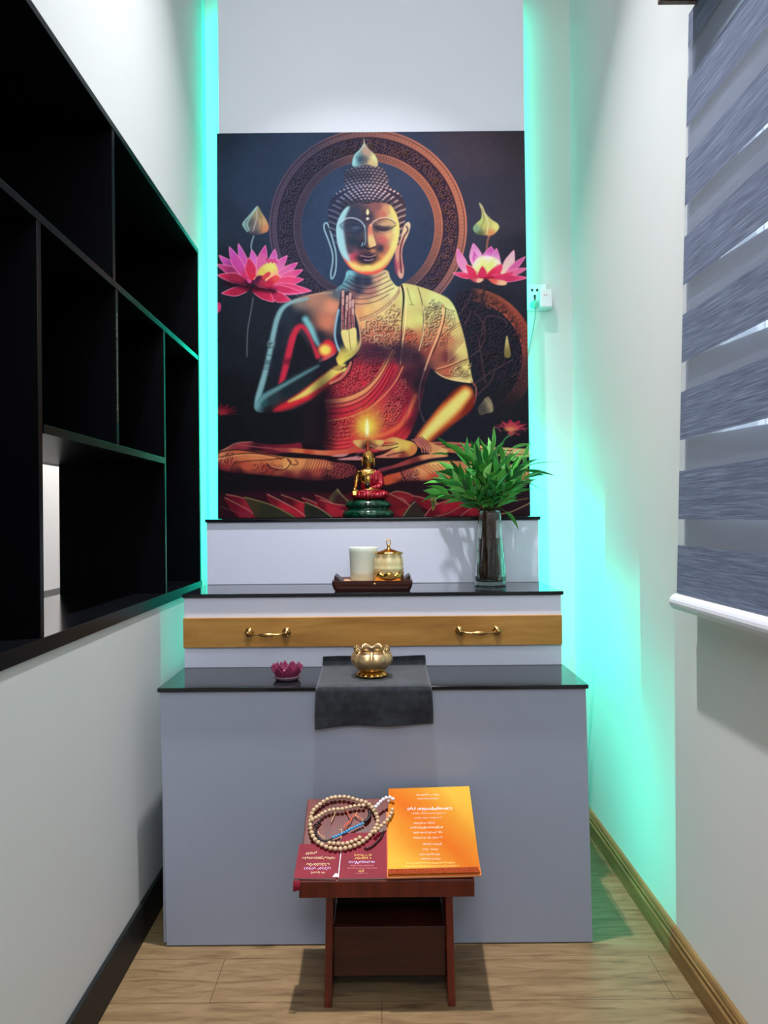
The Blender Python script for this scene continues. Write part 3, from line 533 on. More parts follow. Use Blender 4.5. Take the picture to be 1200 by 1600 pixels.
    P(LG, [(345, 712, (220, 140, 90)), (370, 708, (196, 100, 66)), (400, 712, (206, 110, 70)), (430, 718, (206, 110, 60)), (450, 724, (230, 176, 96)), (470, 722, (214, 140, 84)), (490, 724, (216, 136, 84)), (505, 726, (206, 110, 80)), (530, 735, (110, 40, 50)), (555, 738, (90, 30, 44)), (350, 728, (150, 50, 50)), (385, 728, (190, 84, 60)), (420, 734, (150, 56, 50)), (450, 742, (110, 36, 44)), (480, 744, (96, 30, 40)), (510, 745, (60, 24, 36)), (375, 738, (70, 24, 34)), (341, 728, (70, 26, 36)), (500, 735, (170, 70, 56))], 1.6)
    A.clip = P(LG, None, 1, mask=True)
    A.ornament(P([(345, 712), (370, 706), (372, 722), (350, 728)], None, 2, mask=True), 10, 81, (240, 130, 96), (110, 26, 34), .8, 1.3); A.ornament(P([(400, 722), (440, 720), (440, 736), (400, 738)], None, 2, mask=True), 10, 83, (236, 120, 80), (96, 22, 34), .7, 1.3)
    A.ornament(P([(508, 722), (555, 728), (550, 745), (508, 746)], None, 2, mask=True), 9, 87, (220, 110, 90), (50, 14, 26), .9, 1.2)
    L([(372, 714, 8), (410, 716, 12), (450, 722, 14), (500, 726, 12), (516, 728, 6)], (222, 140, 84), 12, 5, .55); L([(345, 738), (400, 744), (450, 750), (520, 752)], (40, 16, 26), 12, 6, .7)
    for k in range(9): L([(466+k*5, 742), (474+k*4.5, 732), (481+k*4, 718)], (96, 34, 40), 1.4, .8, .7)
    for p in ([(341, 714), (370, 709), (400, 708), (430, 713), (440, 717)], [(362, 735), (366, 724), (385, 720), (420, 718), (445, 715)], [(418, 724), (425, 731), (445, 733), (455, 722), (449, 716)]): L(p, (60, 20, 28), 1.5, .7, .85)
    for p in ([(341, 716), (370, 711), (400, 710), (430, 715)], [(420, 722), (428, 729), (444, 731), (452, 722)]): L(p, (244, 180, 120), 1., .6, .8)
    L([(450, 718), (458, 726), (466, 724), (462, 718)], (50, 16, 24), 1.5, .6, .8)
    A.clip = None
    L([(341, 706), (370, 702), (400, 706), (430, 710), (460, 714), (505, 717)], (30, 12, 20), 2, .8, .8)
    # right thigh / shin strips
    P([(585, 738), (610, 732), (640, 722), (660, 716), (700, 714), (740, 710), (780, 712), (824, 716), (824, 708), (790, 700), (740, 697), (700, 695), (670, 694), (655, 702), (640, 712), (610, 722), (588, 728)], (22, 16, 24), 2)
    P([(592, 733), (615, 727), (640, 718), (660, 712), (685, 710), (700, 714), (670, 718), (640, 726), (612, 733), (594, 738)], [(600, 733, (120, 50, 60)), (630, 722, (150, 60, 60)), (665, 713, (220, 140, 96)), (690, 712, (220, 150, 100)), (650, 722, (110, 40, 44))], 1.2)
    P([(660, 694), (690, 692), (730, 694), (765, 700), (800, 702), (828, 705), (828, 716), (790, 714), (740, 712), (700, 708), (675, 704)], [(680, 696, (190, 96, 76)), (720, 697, (180, 96, 84)), (700, 703, (190, 110, 72)), (760, 705, (214, 180, 110)), (800, 708, (214, 180, 120)), (820, 712, (190, 160, 100))], 1.)
    L([(680, 695), (720, 698), (760, 704), (800, 706)], (50, 16, 26), 1.6, .7, .9); L([(690, 700), (740, 705), (790, 711), (824, 712)], (60, 20, 26), 1.2, .7, .8)
    P([(600, 745), (625, 738), (650, 730), (680, 722), (720, 722), (760, 724), (800, 728), (826, 735), (826, 752), (790, 758), (740, 760), (700, 756), (665, 752), (630, 752), (602, 758)],
      [(605, 750, (190, 76, 44)), (625, 742, (206, 90, 60)), (640, 744, (150, 70, 60)), (660, 734, (220, 140, 90)), (680, 728, (230, 184, 110)), (680, 745, (190, 70, 50)), (700, 735, (220, 150, 90)), (740, 735, (206, 150, 90)), (800, 740, (190, 140, 84)), (720, 752, (90, 30, 36)), (790, 754, (80, 30, 36)), (630, 754, (60, 20, 28))], 1.6)
    A.ornament(P([(626, 738), (650, 732), (655, 750), (632, 752)], None, 2, mask=True), 8, 91, (226, 140, 120), (90, 30, 40), .9, 1.3)
    L([(626, 737), (630, 745), (634, 752)], (30, 12, 20), 1.8, .6); 
    L([(660, 736, 8), (700, 734, 14), (760, 738, 14), (820, 742, 10)], (226, 160, 96), 12, 5, .55); L([(640, 756), (700, 760), (760, 764), (826, 760)], (36, 14, 24), 12, 6, .75)
    for k in range(10): L([(655+k*7, 729-k*.6), (668+k*7, 738), (680+k*7, 750)], (160, 60, 50), 1.3, .7, .7)
    # right hand in the lap, bracelets, cuff
    P([(648, 690), (655, 684), (672, 692), (690, 700), (700, 706), (690, 712), (675, 712), (665, 704), (655, 700)], [(660, 690, (190, 96, 76)), (680, 700, (206, 140, 90)), (692, 707, (220, 170, 110))], 1.)
    P([(600, 688), (615, 684), (630, 688), (645, 692), (652, 700), (648, 710), (636, 715), (620, 716), (600, 716), (586, 715), (600, 710), (612, 703), (600, 704), (582, 702), (598, 696), (620, 692), (602, 692), (590, 692)],
      [(635, 698, (220, 190, 84)), (645, 705, (206, 120, 66)), (620, 700, (226, 200, 100)), (605, 700, (206, 150, 96)), (590, 715, (206, 110, 96)), (615, 712, (200, 110, 90)), (600, 690, (214, 120, 70)), (630, 713, (130, 50, 50))], .7)
    for p in ([(590, 707), (608, 703), (622, 699)], [(592, 697), (606, 697), (622, 694)], [(604, 713), (620, 709), (632, 707)]): L(p, (40, 16, 26), 1.5, .6, .9)
    for k in range(4): L([(644+k*4.2, 688-k*1.3), (652+k*4.4, 692), (658+k*4.2, 701), (660+k*3.6, 708)], (206, 120, 110), 1.5, .5, .95); L([(646+k*4.2, 687-k*1.3), (654+k*4.4, 692), (660+k*4.2, 700), (662+k*3.6, 707)], (50, 16, 26), 1.1, .5, .9)
    # lamp in the hands: bowl and flame (printed)
    P([(552, 690), (560, 688), (590, 688), (600, 690), (596, 696), (584, 702), (566, 702), (556, 696)], [(558, 691, (220, 180, 110)), (575, 698, (60, 24, 30)), (592, 691, (226, 200, 110)), (585, 700, (110, 60, 50))], .8)
    L([(556, 712), (570, 703), (578, 698)], (120, 90, 110), 1, .6, .8); L([(578, 696), (590, 700), (600, 693)], (206, 150, 110), 1.4, .6, .8)
    for rr, al, c in ((38, .55, (226, 110, 60)), (27, .8, (228, 190, 70)), (18, .9, (232, 222, 84))):
        d = np.hypot(X-574, (Y-668)*(1-.12*(Y < 668))); ang = np.arctan2(Y-668, X-574); rad = rr*(1+.10*np.sin(ang*17)*np.sin(ang*5+1))
        A.comp(full, np.clip(1.15-d/rad, 0, 1)**1.3*al*np.clip((700-Y)/8, 0, 1), c)
    L([(574, 656, 1), (574, 664, 5), (574, 674, 6), (574, 682, 3)], (252, 248, 190), 5, 2.2, .95); L([(574, 680), (574, 690)], (170, 110, 60), 1, .5, .8)
    # lotus throne petals
    def sp(q, ctr, c1, c2, e): P(q, [(q[0][0], q[0][1], c1), (ctr[0], ctr[1], c2), (q[-1][0], q[-1][1], c1)], .8); L(q[:max(3, len(q)//2+1)], e, 1.1, .5, .85)
    rdp, rdk, gr, tn = (168, 34, 50), (96, 18, 32), (44, 46, 34), (190, 130, 110)
    P([(341, 770), (400, 766), (480, 768), (540, 772), (828, 766), (828, 809), (341, 809)], [(341, 790, (40, 14, 24)), (450, 790, (46, 14, 26)), (560, 785, (70, 18, 28)), (640, 790, (50, 14, 24)), (800, 790, (40, 22, 30))], 3, False)
    for x, s_ in ((350, 1), (380, 1), (440, 1), (470, 1), (500, 1)): pass
    sp([(354, 771), (378, 776), (398, 784), (410, 795), (400, 800), (382, 792), (366, 782)], (392, 786), rdk, (150, 34, 54), tn)
    sp([(352, 776), (368, 784), (388, 795), (402, 806), (380, 809), (362, 795)], (385, 797), rdk, (130, 26, 48), tn)
    sp([(440, 772), (462, 780), (486, 790), (500, 802), (480, 806), (458, 796), (446, 784)], (475, 793), (70, 18, 28), rdp, tn)
    sp([(418, 771), (440, 782), (462, 794), (478, 806), (450, 808), (430, 796), (420, 782)], (448, 795), rdk, rdp, (210, 150, 130))
    sp([(472, 777), (492, 784), (510, 796), (520, 808), (496, 808), (484, 796)], (500, 797), rdk, rdp, tn)
    sp([(493, 773), (510, 780), (530, 792), (545, 804), (520, 806), (500, 794)], (518, 792), rdk, rdp, tn)
    sp([(383, 776), (400, 780), (430, 790), (462, 808), (405, 808), (394, 796)], (415, 800), (60, 50, 34), gr, (170, 150, 100)); sp([(478, 784), (500, 794), (520, 808), (480, 808)], (490, 800), gr, (34, 36, 30), (190, 160, 120))
    sp([(527, 764), (535, 774), (546, 784), (530, 784), (514, 780)], (530, 778), (80, 70, 46), (56, 30, 32), (176, 160, 110)); sp([(500, 780), (520, 786), (545, 790), (540, 798)], (525, 790), rdk, (150, 30, 48), tn)
    sp([(604, 776), (618, 768), (640, 772), (648, 780), (630, 790), (612, 786)], (625, 779), rdk, (130, 28, 36), tn); sp([(612, 790), (626, 778), (640, 790), (628, 808), (614, 808)], (626, 796), rdk, (130, 26, 34), tn)
    sp([(600, 768), (622, 778), (640, 790), (610, 795)], (615, 782), rdk, (110, 22, 30), tn)
    sp([(630, 806), (640, 792), (652, 780), (658, 796), (662, 808)], (648, 799), gr, (50, 34, 34), (170, 160, 110)); sp([(645, 775), (668, 780), (690, 790), (676, 798), (655, 790)], (665, 785), rdk, (126, 26, 38), tn)
    sp([(662, 808), (676, 792), (700, 782), (735, 772), (722, 790), (695, 802), (672, 808)], (700, 790), rdk, rdp, (210, 140, 120)); sp([(676, 808), (700, 802), (726, 788), (738, 782), (728, 800), (705, 808)], (708, 800), rdk, (140, 28, 44), tn)
    sp([(673, 780), (679, 775), (681, 788), (676, 798)], (677, 786), (120, 120, 60), (70, 76, 40), (170, 170, 110)); sp([(718, 808), (735, 795), (752, 788), (748, 804), (730, 809)], (735, 800), rdk, (160, 34, 52), (210, 140, 120))
    L([(780, 786), (800, 784), (824, 780)], (150, 110, 84), 1.3, .6, .9); L([(782, 804), (800, 800), (828, 787)], (170, 130, 96), 1.6, .6, .9); L([(345, 790), (370, 798), (392, 806)], (110, 50, 60), 1.2, .6, .8)
    A.comp(full, (np.clip((Y-806.5)/1.5, 0, 1)), (10, 10, 14))
    # fine printed grain
    A.img += (A.noise(2.1, 99)[..., None]-.5)*5+(A.noise(9, 98)[..., None]-.5)*3
    return np.clip(A.img, 0, 255)
# ---------------------------------------------------------------- the setting
XL, XR, YB, ZC = -.715, .835, 3.128, 4.3
def floor_mat():
    m = Mat('oak_laminate_floor', (150, 120, 86), .38, spec=.35)
    br = m.n('ShaderNodeTexBrick'); br.offset = .37; br.inputs['Scale'].default_value = 1; br.inputs['Mortar Size'].default_value = .0012; br.inputs['Mortar Smooth'].default_value = .3
    br.inputs['Brick Width'].default_value = 1.2; br.inputs['Row Height'].default_value = .19; br.inputs['Color1'].default_value = (.25, .25, .25, 1); br.inputs['Color2'].default_value = (.75, .75, .75, 1); br.inputs['Mortar'].default_value = (0, 0, 0, 1)
    m.l(m.coords(), br.inputs['Vector'])
    f = m.noise(5.5, 8, (1, 7, 1), .6, .9); c = m.ramp(f, [(.25, (90, 68, 46)), (.45, (124, 100, 70)), (.6, (140, 116, 84)), (.8, (114, 90, 62))])
    w = m.n('ShaderNodeTexWave'); w.bands_direction = 'Y'; w.inputs['Scale'].default_value = 9; w.inputs['Distortion'].default_value = 9; w.inputs['Detail'].default_value = 3; w.inputs['Detail Scale'].default_value = 1.2
    m.l(m.coords((.35, 1, 1)), w.inputs['Vector']); c2 = m.ramp(w.outputs['Fac'], [(.0, (.62, .60, .58)), (.35, (1, 1, 1)), (1, (1, 1, 1))])
    mx = m.n('ShaderNodeMixRGB', blend_type='MULTIPLY'); mx.inputs[0].default_value = .22; m.l(c, mx.inputs[1]); m.l(c2, mx.inputs[2])
    mt = m.ramp(br.outputs['Color'], [(0, (.35, .3, .26)), (.12, (.93, .93, .93)), (.8, (1, 1, 1))])
    m2 = m.n('ShaderNodeMixRGB', blend_type='MULTIPLY'); m2.inputs[0].default_value = 1; m.l(mx.outputs[0], m2.inputs[1]); m.l(mt, m2.inputs[2])
    m.color(m2.outputs[0]); m.bump(f, .06, .003); return m.m
Y0 = -1.2
struct(MB().box((XL-.6, Y0-.1, -.06), (XR+.6, YB+.1, 0)).build('floor', floor_mat()))
struct(MB().box((XL-.6, Y0-.1, ZC), (XR+.6, YB+.1, ZC+.08)).build('ceiling', CEIL))
struct(MB().box((XL-.5, YB, 0), (XR+.12, YB+.1, ZC)).build('wall_back', WALLB))
struct(MB().box((XL-.5, Y0-.1, 0), (XR+.12, Y0, ZC)).build('wall_front', WALLR))
# left wall with its long recess for the shelving
RZ0, RZ1, RY0, RY1 = .966, 2.336, .30, 2.972
lw = MB()
lw.box((XL-.42, Y0, 0), (XL, YB, RZ0)); lw.box((XL-.42, Y0, RZ1), (XL, YB, ZC)); lw.box((XL-.42, RY1, RZ0), (XL, YB, RZ1)); lw.box((XL-.42, Y0, RZ0), (XL, RY0, RZ1))
CY0, CY1, CZ0, CZ1 = 1.45, 2.95, 1.000, 1.446     # one compartment is open right through to the next room
lw.box((XL-.46, RY0, RZ0), (XL-.358, CY0, RZ1)); lw.box((XL-.46, CY1, RZ0), (XL-.358, RY1, RZ1)); lw.box((XL-.46, CY0, RZ0), (XL-.358, CY1, CZ0)); lw.box((XL-.46, CY0, CZ1), (XL-.358, CY1, RZ1))
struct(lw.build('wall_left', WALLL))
nw = MB(); nx = XL-1.5     # the next room, seen through the open compartment
nw.box((nx-.1, .3, 0), (nx, 5.6, 2.6)); nw.box((nx, 5.5, 0), (XL-.46, 5.6, 2.6)); nw.box((nx, .3, 0), (XL-.46, .4, 2.6)); nw.box((nx, .4, 2.6), (XL-.46, 5.5, 2.7)); nw.box((nx, .4, -.06), (XL-.6, 5.5, 0)); nw.box((XL-.5, YB+.1, 0), (XL-.46, 5.5, 2.6)); nw.box((XL-.5, .3, 0), (XL-.462, RY0, 2.6)); nw.box((XL-.47, RY0, RZ1), (XL-.46, YB+.1, 2.6)); nw.box((XL-.47, RY0, 0), (XL-.46, YB+.1, RZ0))
struct(nw.build('wall_next_room', mottled('next_room_paint', (.78, .77, .76), (.8, .79, .78), 2, .6)))
aim(area('next_room_fill_light', (XL-.65, 5.2, 2.3), (0, 0, 0), .3, .3, 11, (1, .97, .95)), (nx, 4.7, 1.3))  # unseen lamp, added to brighten the wall strip seen through the shelving
# right wall with the window opening behind the blind
WY0, WY1, WZ0, WZ1 = .35, 1.78, 1.12, 2.50
rw = MB()
rw.box((XR, Y0, 0), (XR+.12, YB, WZ0)); rw.box((XR, Y0, WZ1), (XR+.12, YB, ZC)); rw.box((XR, WY1, WZ0), (XR+.12, YB, WZ1)); rw.box((XR, Y0, WZ0), (XR+.12, WY0, WZ1))
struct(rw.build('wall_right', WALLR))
win = struct(bpy.data.objects.new('window_1', None)); COL.objects.link(win); win.location = (XR+.08, (WY0+WY1)/2, WZ0)
fr = MB(); x0, x1 = XR+.06, XR+.10
for a, b in (((x0, WY0, WZ0), (x1, WY1, WZ0+.05)), ((x0, WY0, WZ1-.05), (x1, WY1, WZ1)), ((x0, WY0, WZ0+.05), (x1, WY0+.05, WZ1-.05)), ((x0, WY1-.05, WZ0+.05), (x1, WY1, WZ1-.05)), ((x0, (WY0+WY1)/2-.025, WZ0+.05), (x1, (WY0+WY1)/2+.025, WZ1-.05))): fr.box(a, b)
fr.build('window_frame', Mat('window_frame_white', (.8, .8, .8), .4).m, win, bevel=.003)
gm = Mat('window_glass', (.9, .95, .95), .02); gm.b.inputs['Transmission Weight'].default_value = 1; gm.b.inputs['IOR'].default_value = 1.1
MB().box((XR+.078, WY0+.05, WZ0+.05), (XR+.082, WY1-.05, WZ1-.05)).build('window_pane', gm.m, win)
# baseboards
struct(MB().box((XL, Y0, 0), (XL+.012, YB, .113)).build('baseboard_left', BLACKB, bevel=.002))
prof = [(0, 0), (.018, 0), (.018, .052), (.013, .058), (.013, .062), (.0155, .066), (.0155, .070), (.011, .074), (.0125, .079), (.008, .086), (.0, .088)]
bb = MB(); bb.prism(prof, lambda a, b, h: (XR-a, Y0+h, b), YB-Y0); struct(bb.build('baseboard_right', OAK))
# white full-height panel behind the altar
struct(MB().box((-.631, 2.987, 0), (.609, 3.040, ZC)).build('wall_altar', PANELW))
# ---------------------------------------------------------------- black shelving in the recess
sh = thing('wall_shelving', 'large black open wall shelving with uneven compartments, recessed in the left wall', 'shelving', (XL, 1.6, RZ0))
xb, xf = XL-.357, XL+.0015
T = .018
def board(name, a, b, mat=BLACKS, edge=True):
    MBb = MB().box(a, b); o = MBb.build(name, mat, sh, bevel=.0012); return o
LEDGE = mottled('black_ledge', (.004, .0045, .006), (.006, .0065, .008), 6, .16, .35, .0)
board('shelf_board', (xb, RY0, RZ1-T), (xf, RY1, RZ1)); board('shelf_board', (xb, RY0, 1.886), (xf-.001, RY1-T, 1.904)); board('shelf_board', (xb, 1.582, 1.436), (xf-.001, 2.476, 1.456))
board('ledge', (xb, RY0, RZ0), (xf+.0015, RY1, 1.000), LEDGE)
MB().box((xf+.0016, RY0, RZ0+.0005), (xf+.0030, RY1, .9995)).build('ledge_edging', BLACKS, sh)
board('end_panel', (xb, RY1-T, 1.000), (xf, RY1, RZ1-T)); board('end_panel', (xb, RY0, 1.000), (xf, RY0+T, RZ1-T))
for y, z0, z1 in ((1.558, 1.000, 1.886), (2.008, 1.904, RZ1-T), (2.026, 1.456, 1.886), (2.478, 1.000, 1.886), (1.05, 1.904, RZ1-T), (.80, 1.000, 1.886)):
    board('divider', (xb, y, z0), (xf-.002, y+T, z1))
# dark backs (the low middle compartment has none and shows the white wall)
for y0, y1, z0, z1 in ((RY0+T, RY1-T, 1.904, RZ1-T), (1.576, 2.478, 1.456, 1.886), (2.496, RY1-T, 1.0, 1.886), (RY0+T, 1.558, 1.0, 1.886)):
    board('back_panel', (xb-.0, y0, z0), (xb+.006, y1, z1))
GL = Mat('chipped_silver_edging', (120, 120, 118), .35, .6); GL.color(GL.ramp(GL.noise(260, 2), [(.45, (14, 15, 18)), (.6, (170, 168, 160))]))
MB().box((xf-.002, 2.030, 1.52), (xf-.0012, 2.036, 1.82)).build('edge_strip', GL.m, sh)['label'] = 'chipped silvery edge strip'
# ---------------------------------------------------------------- LED tapes
LEDM = Mat('green_led_tape', (.1, .8, .6), .4); LEDM.b.inputs['Emission Color'].default_value = (0, 1, .62, 1); LEDM.b.inputs['Emission Strength'].default_value = 6
for side, x in (('right', .600), ('left', -.622)):
    o = MB().box((x-.006, 3.040, 1.30), (x+.006, 3.0435, 3.44)).build('led_strip', LEDM.m); tag(o, 'green glowing LED tape up the %s rear edge of the white panel behind the picture' % side, 'led strip', 'green LED tapes')
# ---------------------------------------------------------------- stepped altar
AX0, AX1 = -.642, .604; TH = .012
al = thing('stepped_altar', 'three-stepped white altar cabinet with black glass tops, grey lowest front and gold drawer', 'altar', (-.02, 2.6, 0))
def tier(name, mat, y0, z0, z1, dx=0.):
    # hollow step: only its front board; the sides stay open and let the LED tape inside shine out
    MB().hexa([(AX0+dx, y0, z0), (AX1+dx, y0, z0), (AX1+dx, y0+.016, z0), (AX0+dx, y0+.016, z0), (AX0, y0, z1), (AX1, y0, z1), (AX1, y0+.016, z1), (AX0, y0+.016, z1)]).build(name, mat, al, bevel=.002)
def top(name, y0, y1, z):
    MB().box((AX0-.004, y0-.008, z-TH), (AX1+.006, y1, z)).build(name, BLACKG, al, bevel=.0015)
tier('lower_front', ALTARG, 2.150, .003, .757-TH, .014); top('lower_top', 2.150, 2.44, .757)
MB().box((AX0+.001, 2.166, .003), (AX0+.016, 2.986, .744)).build('lower_side_light_block', ALTARG, al, bevel=.001)  # unseen left side board, added to keep LED light out of the gap
tier('middle_front', ALTARW, 2.430, .757, 1.001-TH); top('middle_top', 2.430, 2.775, 1.001)
tier('upper_front', ALTARW, 2.762, 1.001, 1.247-TH); top('upper_top', 2.762, 2.986, 1.247)
GOLD = Mat('polished_gold', (226, 176, 92), .22, 1.0); GOLD.bump(GOLD.noise(180, 2), .04, .001); GOLD = GOLD.m
BRASS = Mat('antique_brass', (190, 150, 92), .28, 1.0).m
dr = MB().box((AX0, 2.4165, .826), (AX1-.001, 2.4315, .923)).build('drawer', DRAWER, al, bevel=.0015); dr['label'] = 'golden wood drawer front'
for hx in (-.3635, .3275):
    h = MB(); z = .8745; y = 2.4165; pts = []; rr = []
    for i in range(25):
        t = i/24; xx = hx-.062+.124*t; e = abs(2*t-1)
        pts.append((xx, y-.028*(1-e**6)+.0, z-.004*(1-e**4))); rr.append(.0030+.0048*max(0, 1-(e/.42)**2)+.0012*(e > .8))
    h.tube(pts, rr, 10)
    for sx in (-1, 1):
        c = (hx+sx*.0615, y, z+.001); h.lathe([(0, .0), (.0135, .0), (.0145, .0015), (.0125, .004), (.006, .006), (.0045, .022), (.0062, .028), (.0045, .033), (0, .034)], (0, 0, 0), 16, cap=False)
        n = 9*16; k = len(h.v)-n
        for i in range(k, len(h.v)):
            X, Y_, Z = h.v[i]; a = math.atan2(Y_, X); q = 1+.12*math.cos(a*6)*(1 if Z < .005 else 0); h.v[i] = (c[0]+X*q, c[1]-Z*.9, c[2]+Y_*q)
    h.build('handle', BRASS, dr, smooth=True)['label'] = 'antique brass handle with scrolled ends'
# ---------------------------------------------------------------- the printed picture
pic = thing('printed_picture', 'large dark printed picture of a seated golden figure with raised hand, halo and pink lotuses', 'picture', (-.015, 2.945, 1.247))
PB0, PB1, PT0, PT1 = Vector((-.639, 2.944, 1.2475)), Vector((.611, 2.944, 1.2475)), Vector((-.636, 2.974, 2.806)), Vector((.607, 2.974, 2.806))
def pp(u, v, d=0.): # u right, v down
    p = (PT0*(1-u)+PT1*u)*(1-v)+(PB0*(1-u)+PB1*u)*v; return p+Vector((0, d, 0))
EDGEB = Mat('picture_board_edge', (.012, .013, .016), .5).m
MB().hexa([pp(0, 1, .0005), pp(1, 1, .0005), pp(1, 1, .012), pp(0, 1, .012), pp(0, 0, .0005), pp(1, 0, .0005), pp(1, 0, .012), pp(0, 0, .012)]).build('backing_board', EDGEB, pic)
GW, GH = 620, 770
img = paint_picture(GW-1, GH-1)/255.
rgb = np.where(img <= .04045, img/12.92, ((img+.055)/1.055)**2.4)
me = bpy.data.meshes.new('print'); po = bpy.data.objects.new('print', me); COL.objects.link(po)
u, v = np.meshgrid(np.linspace(0, 1, GW), np.linspace(0, 1, GH))
cs = [np.array(q) for q in (PT0, PT1, PB0, PB1)]
P3 = (cs[0]*(1-u)[..., None]+cs[1]*u[..., None])*(1-v)[..., None]+(cs[2]*(1-u)[..., None]+cs[3]*u[..., None])*v[..., None]
P3 = P3-np.array(pic.location)
idx = np.arange(GW*GH).reshape(GH, GW)
q = np.stack([idx[1:, :-1], idx[1:, 1:], idx[:-1, 1:], idx[:-1, :-1]], -1).reshape(-1, 4)
me.vertices.add(GW*GH); me.vertices.foreach_set('co', P3.reshape(-1).astype(np.float32))
me.loops.add(q.size); me.loops.foreach_set('vertex_index', q.reshape(-1).astype(np.int32))
me.polygons.add(len(q)); me.polygons.foreach_set('loop_start', np.arange(0, q.size, 4, dtype=np.int32))
me.update(calc_edges=True)
ca = me.color_attributes.new('ink', 'FLOAT_COLOR', 'POINT')
pad = np.pad(rgb, ((1, 1), (1, 1), (0, 0)), 'edge'); vc = (pad[1:, 1:]+pad[:-1, 1:]+pad[1:, :-1]+pad[:-1, :-1])/4
INK = 1.0
vc = np.clip(np.concatenate([vc*INK, np.ones((GH, GW, 1))], -1), 0, 1)
ca.data.foreach_set('color', vc.reshape(-1).astype(np.float32))
pm = Mat('printed_ink', (.5, .5, .5), .6, spec=.06); at_ = pm.n('ShaderNodeVertexColor'); at_.layer_name = 'ink'
gma = pm.n('ShaderNodeMixRGB', blend_type='MULTIPLY'); gma.inputs[0].default_value = 1; pm.l(at_.outputs[0], gma.inputs[1]); gma.inputs[2].default_value = (.90, .91, .94, 1)
pm.color(gma.outputs[0]); me.materials.append(pm.m); po.parent = pic
po['label'] = 'printed image of a seated golden figure'

# ---------------------------------------------------------------- striped roller blind on the right wall
BY0, BY1 = .42, 1.929
bl = thing('roller_blind', 'grey-blue zebra roller blind with opaque and sheer stripes over the right window', 'blind', (.80, 1.2, 1.03))
BLF = Mat('grey_blue_woven_band', (88, 100, 124), .75, spec=.2)
BLF.color(BLF.ramp(BLF.noise(240, 4, (1, .035, 1), .6), [(.3, (84, 92, 112)), (.5, (104, 114, 137)), (.7, (128, 138, 160))])); BLF.bump(BLF.noise(160, 4, (1, .06, 1)), .3, .002); BLF = BLF.m
def sheer(name, col, op):
    m = bpy.data.materials.new(name); m.use_nodes = True; t = m.node_tree; t.nodes.clear(); N = t.nodes.new
    out = N('ShaderNodeOutputMaterial'); mx = N('ShaderNodeMixShader'); tr = N('ShaderNodeBsdfTransparent'); df = N('ShaderNodeBsdfDiffuse'); tl = N('ShaderNodeBsdfTranslucent'); m2 = N('ShaderNodeMixShader')
    df.inputs[0].default_value = (*col, 1); tl.inputs[0].default_value = (*col, 1); m2.inputs[0].default_value = .4
    t.links.new(df.outputs[0], m2.inputs[1]); t.links.new(tl.outputs[0], m2.inputs[2]); mx.inputs[0].default_value = op
    t.links.new(tr.outputs[0], mx.inputs[1]); t.links.new(m2.outputs[0], mx.inputs[2]); t.links.new(mx.outputs[0], out.inputs[0]); return m
SHEER = sheer('sheer_voile', (.60, .66, .76), .40)
def fx(z, layer):     # how far the cloth hangs off the wall
    t = (z-1.04)/(2.6-1.04)
    return (.782+(.828-.782)*t) if layer == 0 else (.806+(.833-.806)*t)
zb = [(1.045, 1.170), (1.2375, 1.363), (1.444, 1.570), (1.646, 1.772), (1.850, 1.976), (2.056, 2.182), (2.262, 2.388), (2.47, 2.56)]
def band(name, z0, z1, layer, mat, y1=BY1, lab=None, skew=0.):
    o = MB().grid(14, 4, lambda a, b: (fx(z0+(z1-z0)*b, layer), BY0+(y1-BY0)*a, z0+(z1-z0)*b+skew*(1-a))).build(name, mat, bl)
    if lab: o['label'] = lab
    return o
for i, (a, b) in enumerate(zb):
    band('opaque_band', a, b, 0, BLF)
    if i+1 < len(zb): band('sheer_band', b, zb[i+1][0], 0, SHEER, BY1)
for i in range(len(zb)-1):      # rear layer: its opaque stripes sit behind the front sheer ones
    par = lambda z: .026*(z-1.25)/.8
    a = zb[i][1]-.03+par(zb[i][1]); b = zb[i+1][0]+max(par(zb[i+1][0]), 0)+(.012 if i < 1 else 0); sk = (-.03, -.05, -.075, -.085, -.085, -.08, 0)[i]
    band('rear_opaque_band', a, b, 1, BLF, BY1+.012, None, sk)
    if i+2 < len(zb): band('rear_sheer_band', b, zb[i+1][1]-.03+par(zb[i+1][1]), 1, SHEER, BY1+.012, None, sk)
rail = MB(); rail.tube([(.784, BY0, 1.022), (.784, BY1+.006, 1.022)], .021, 18, flat=1.); rail.build('bottom_rail', Mat('white_plastic_rail', (.74, .74, .82), .35).m, bl, bevel=.003)['label'] = 'white rounded bottom rail'
MB().box((.79, BY0, 1.043), (.80, BY1+.002, 1.052)).build('rail_clip', Mat('white_plastic_clip', (.7, .72, .74), .4).m, bl)
pl = thing('window_pelmet', 'brown wooden pelmet above the striped blind, only its lower corner in view', 'pelmet', (.79, 1.1, 2.565))
MB().box((.735, .25, 2.566), (.752, 1.885, 2.76)).build('front_panel', PELMETW, pl, bevel=.002); MB().box((.735, 1.885, 2.566), (XR, 1.902, 2.76)).build('end_panel', PELMETW, pl, bevel=.002)
MB().box((.752, .25, 2.742), (XR, 1.885, 2.76)).build('top_panel', PELMETW, pl)

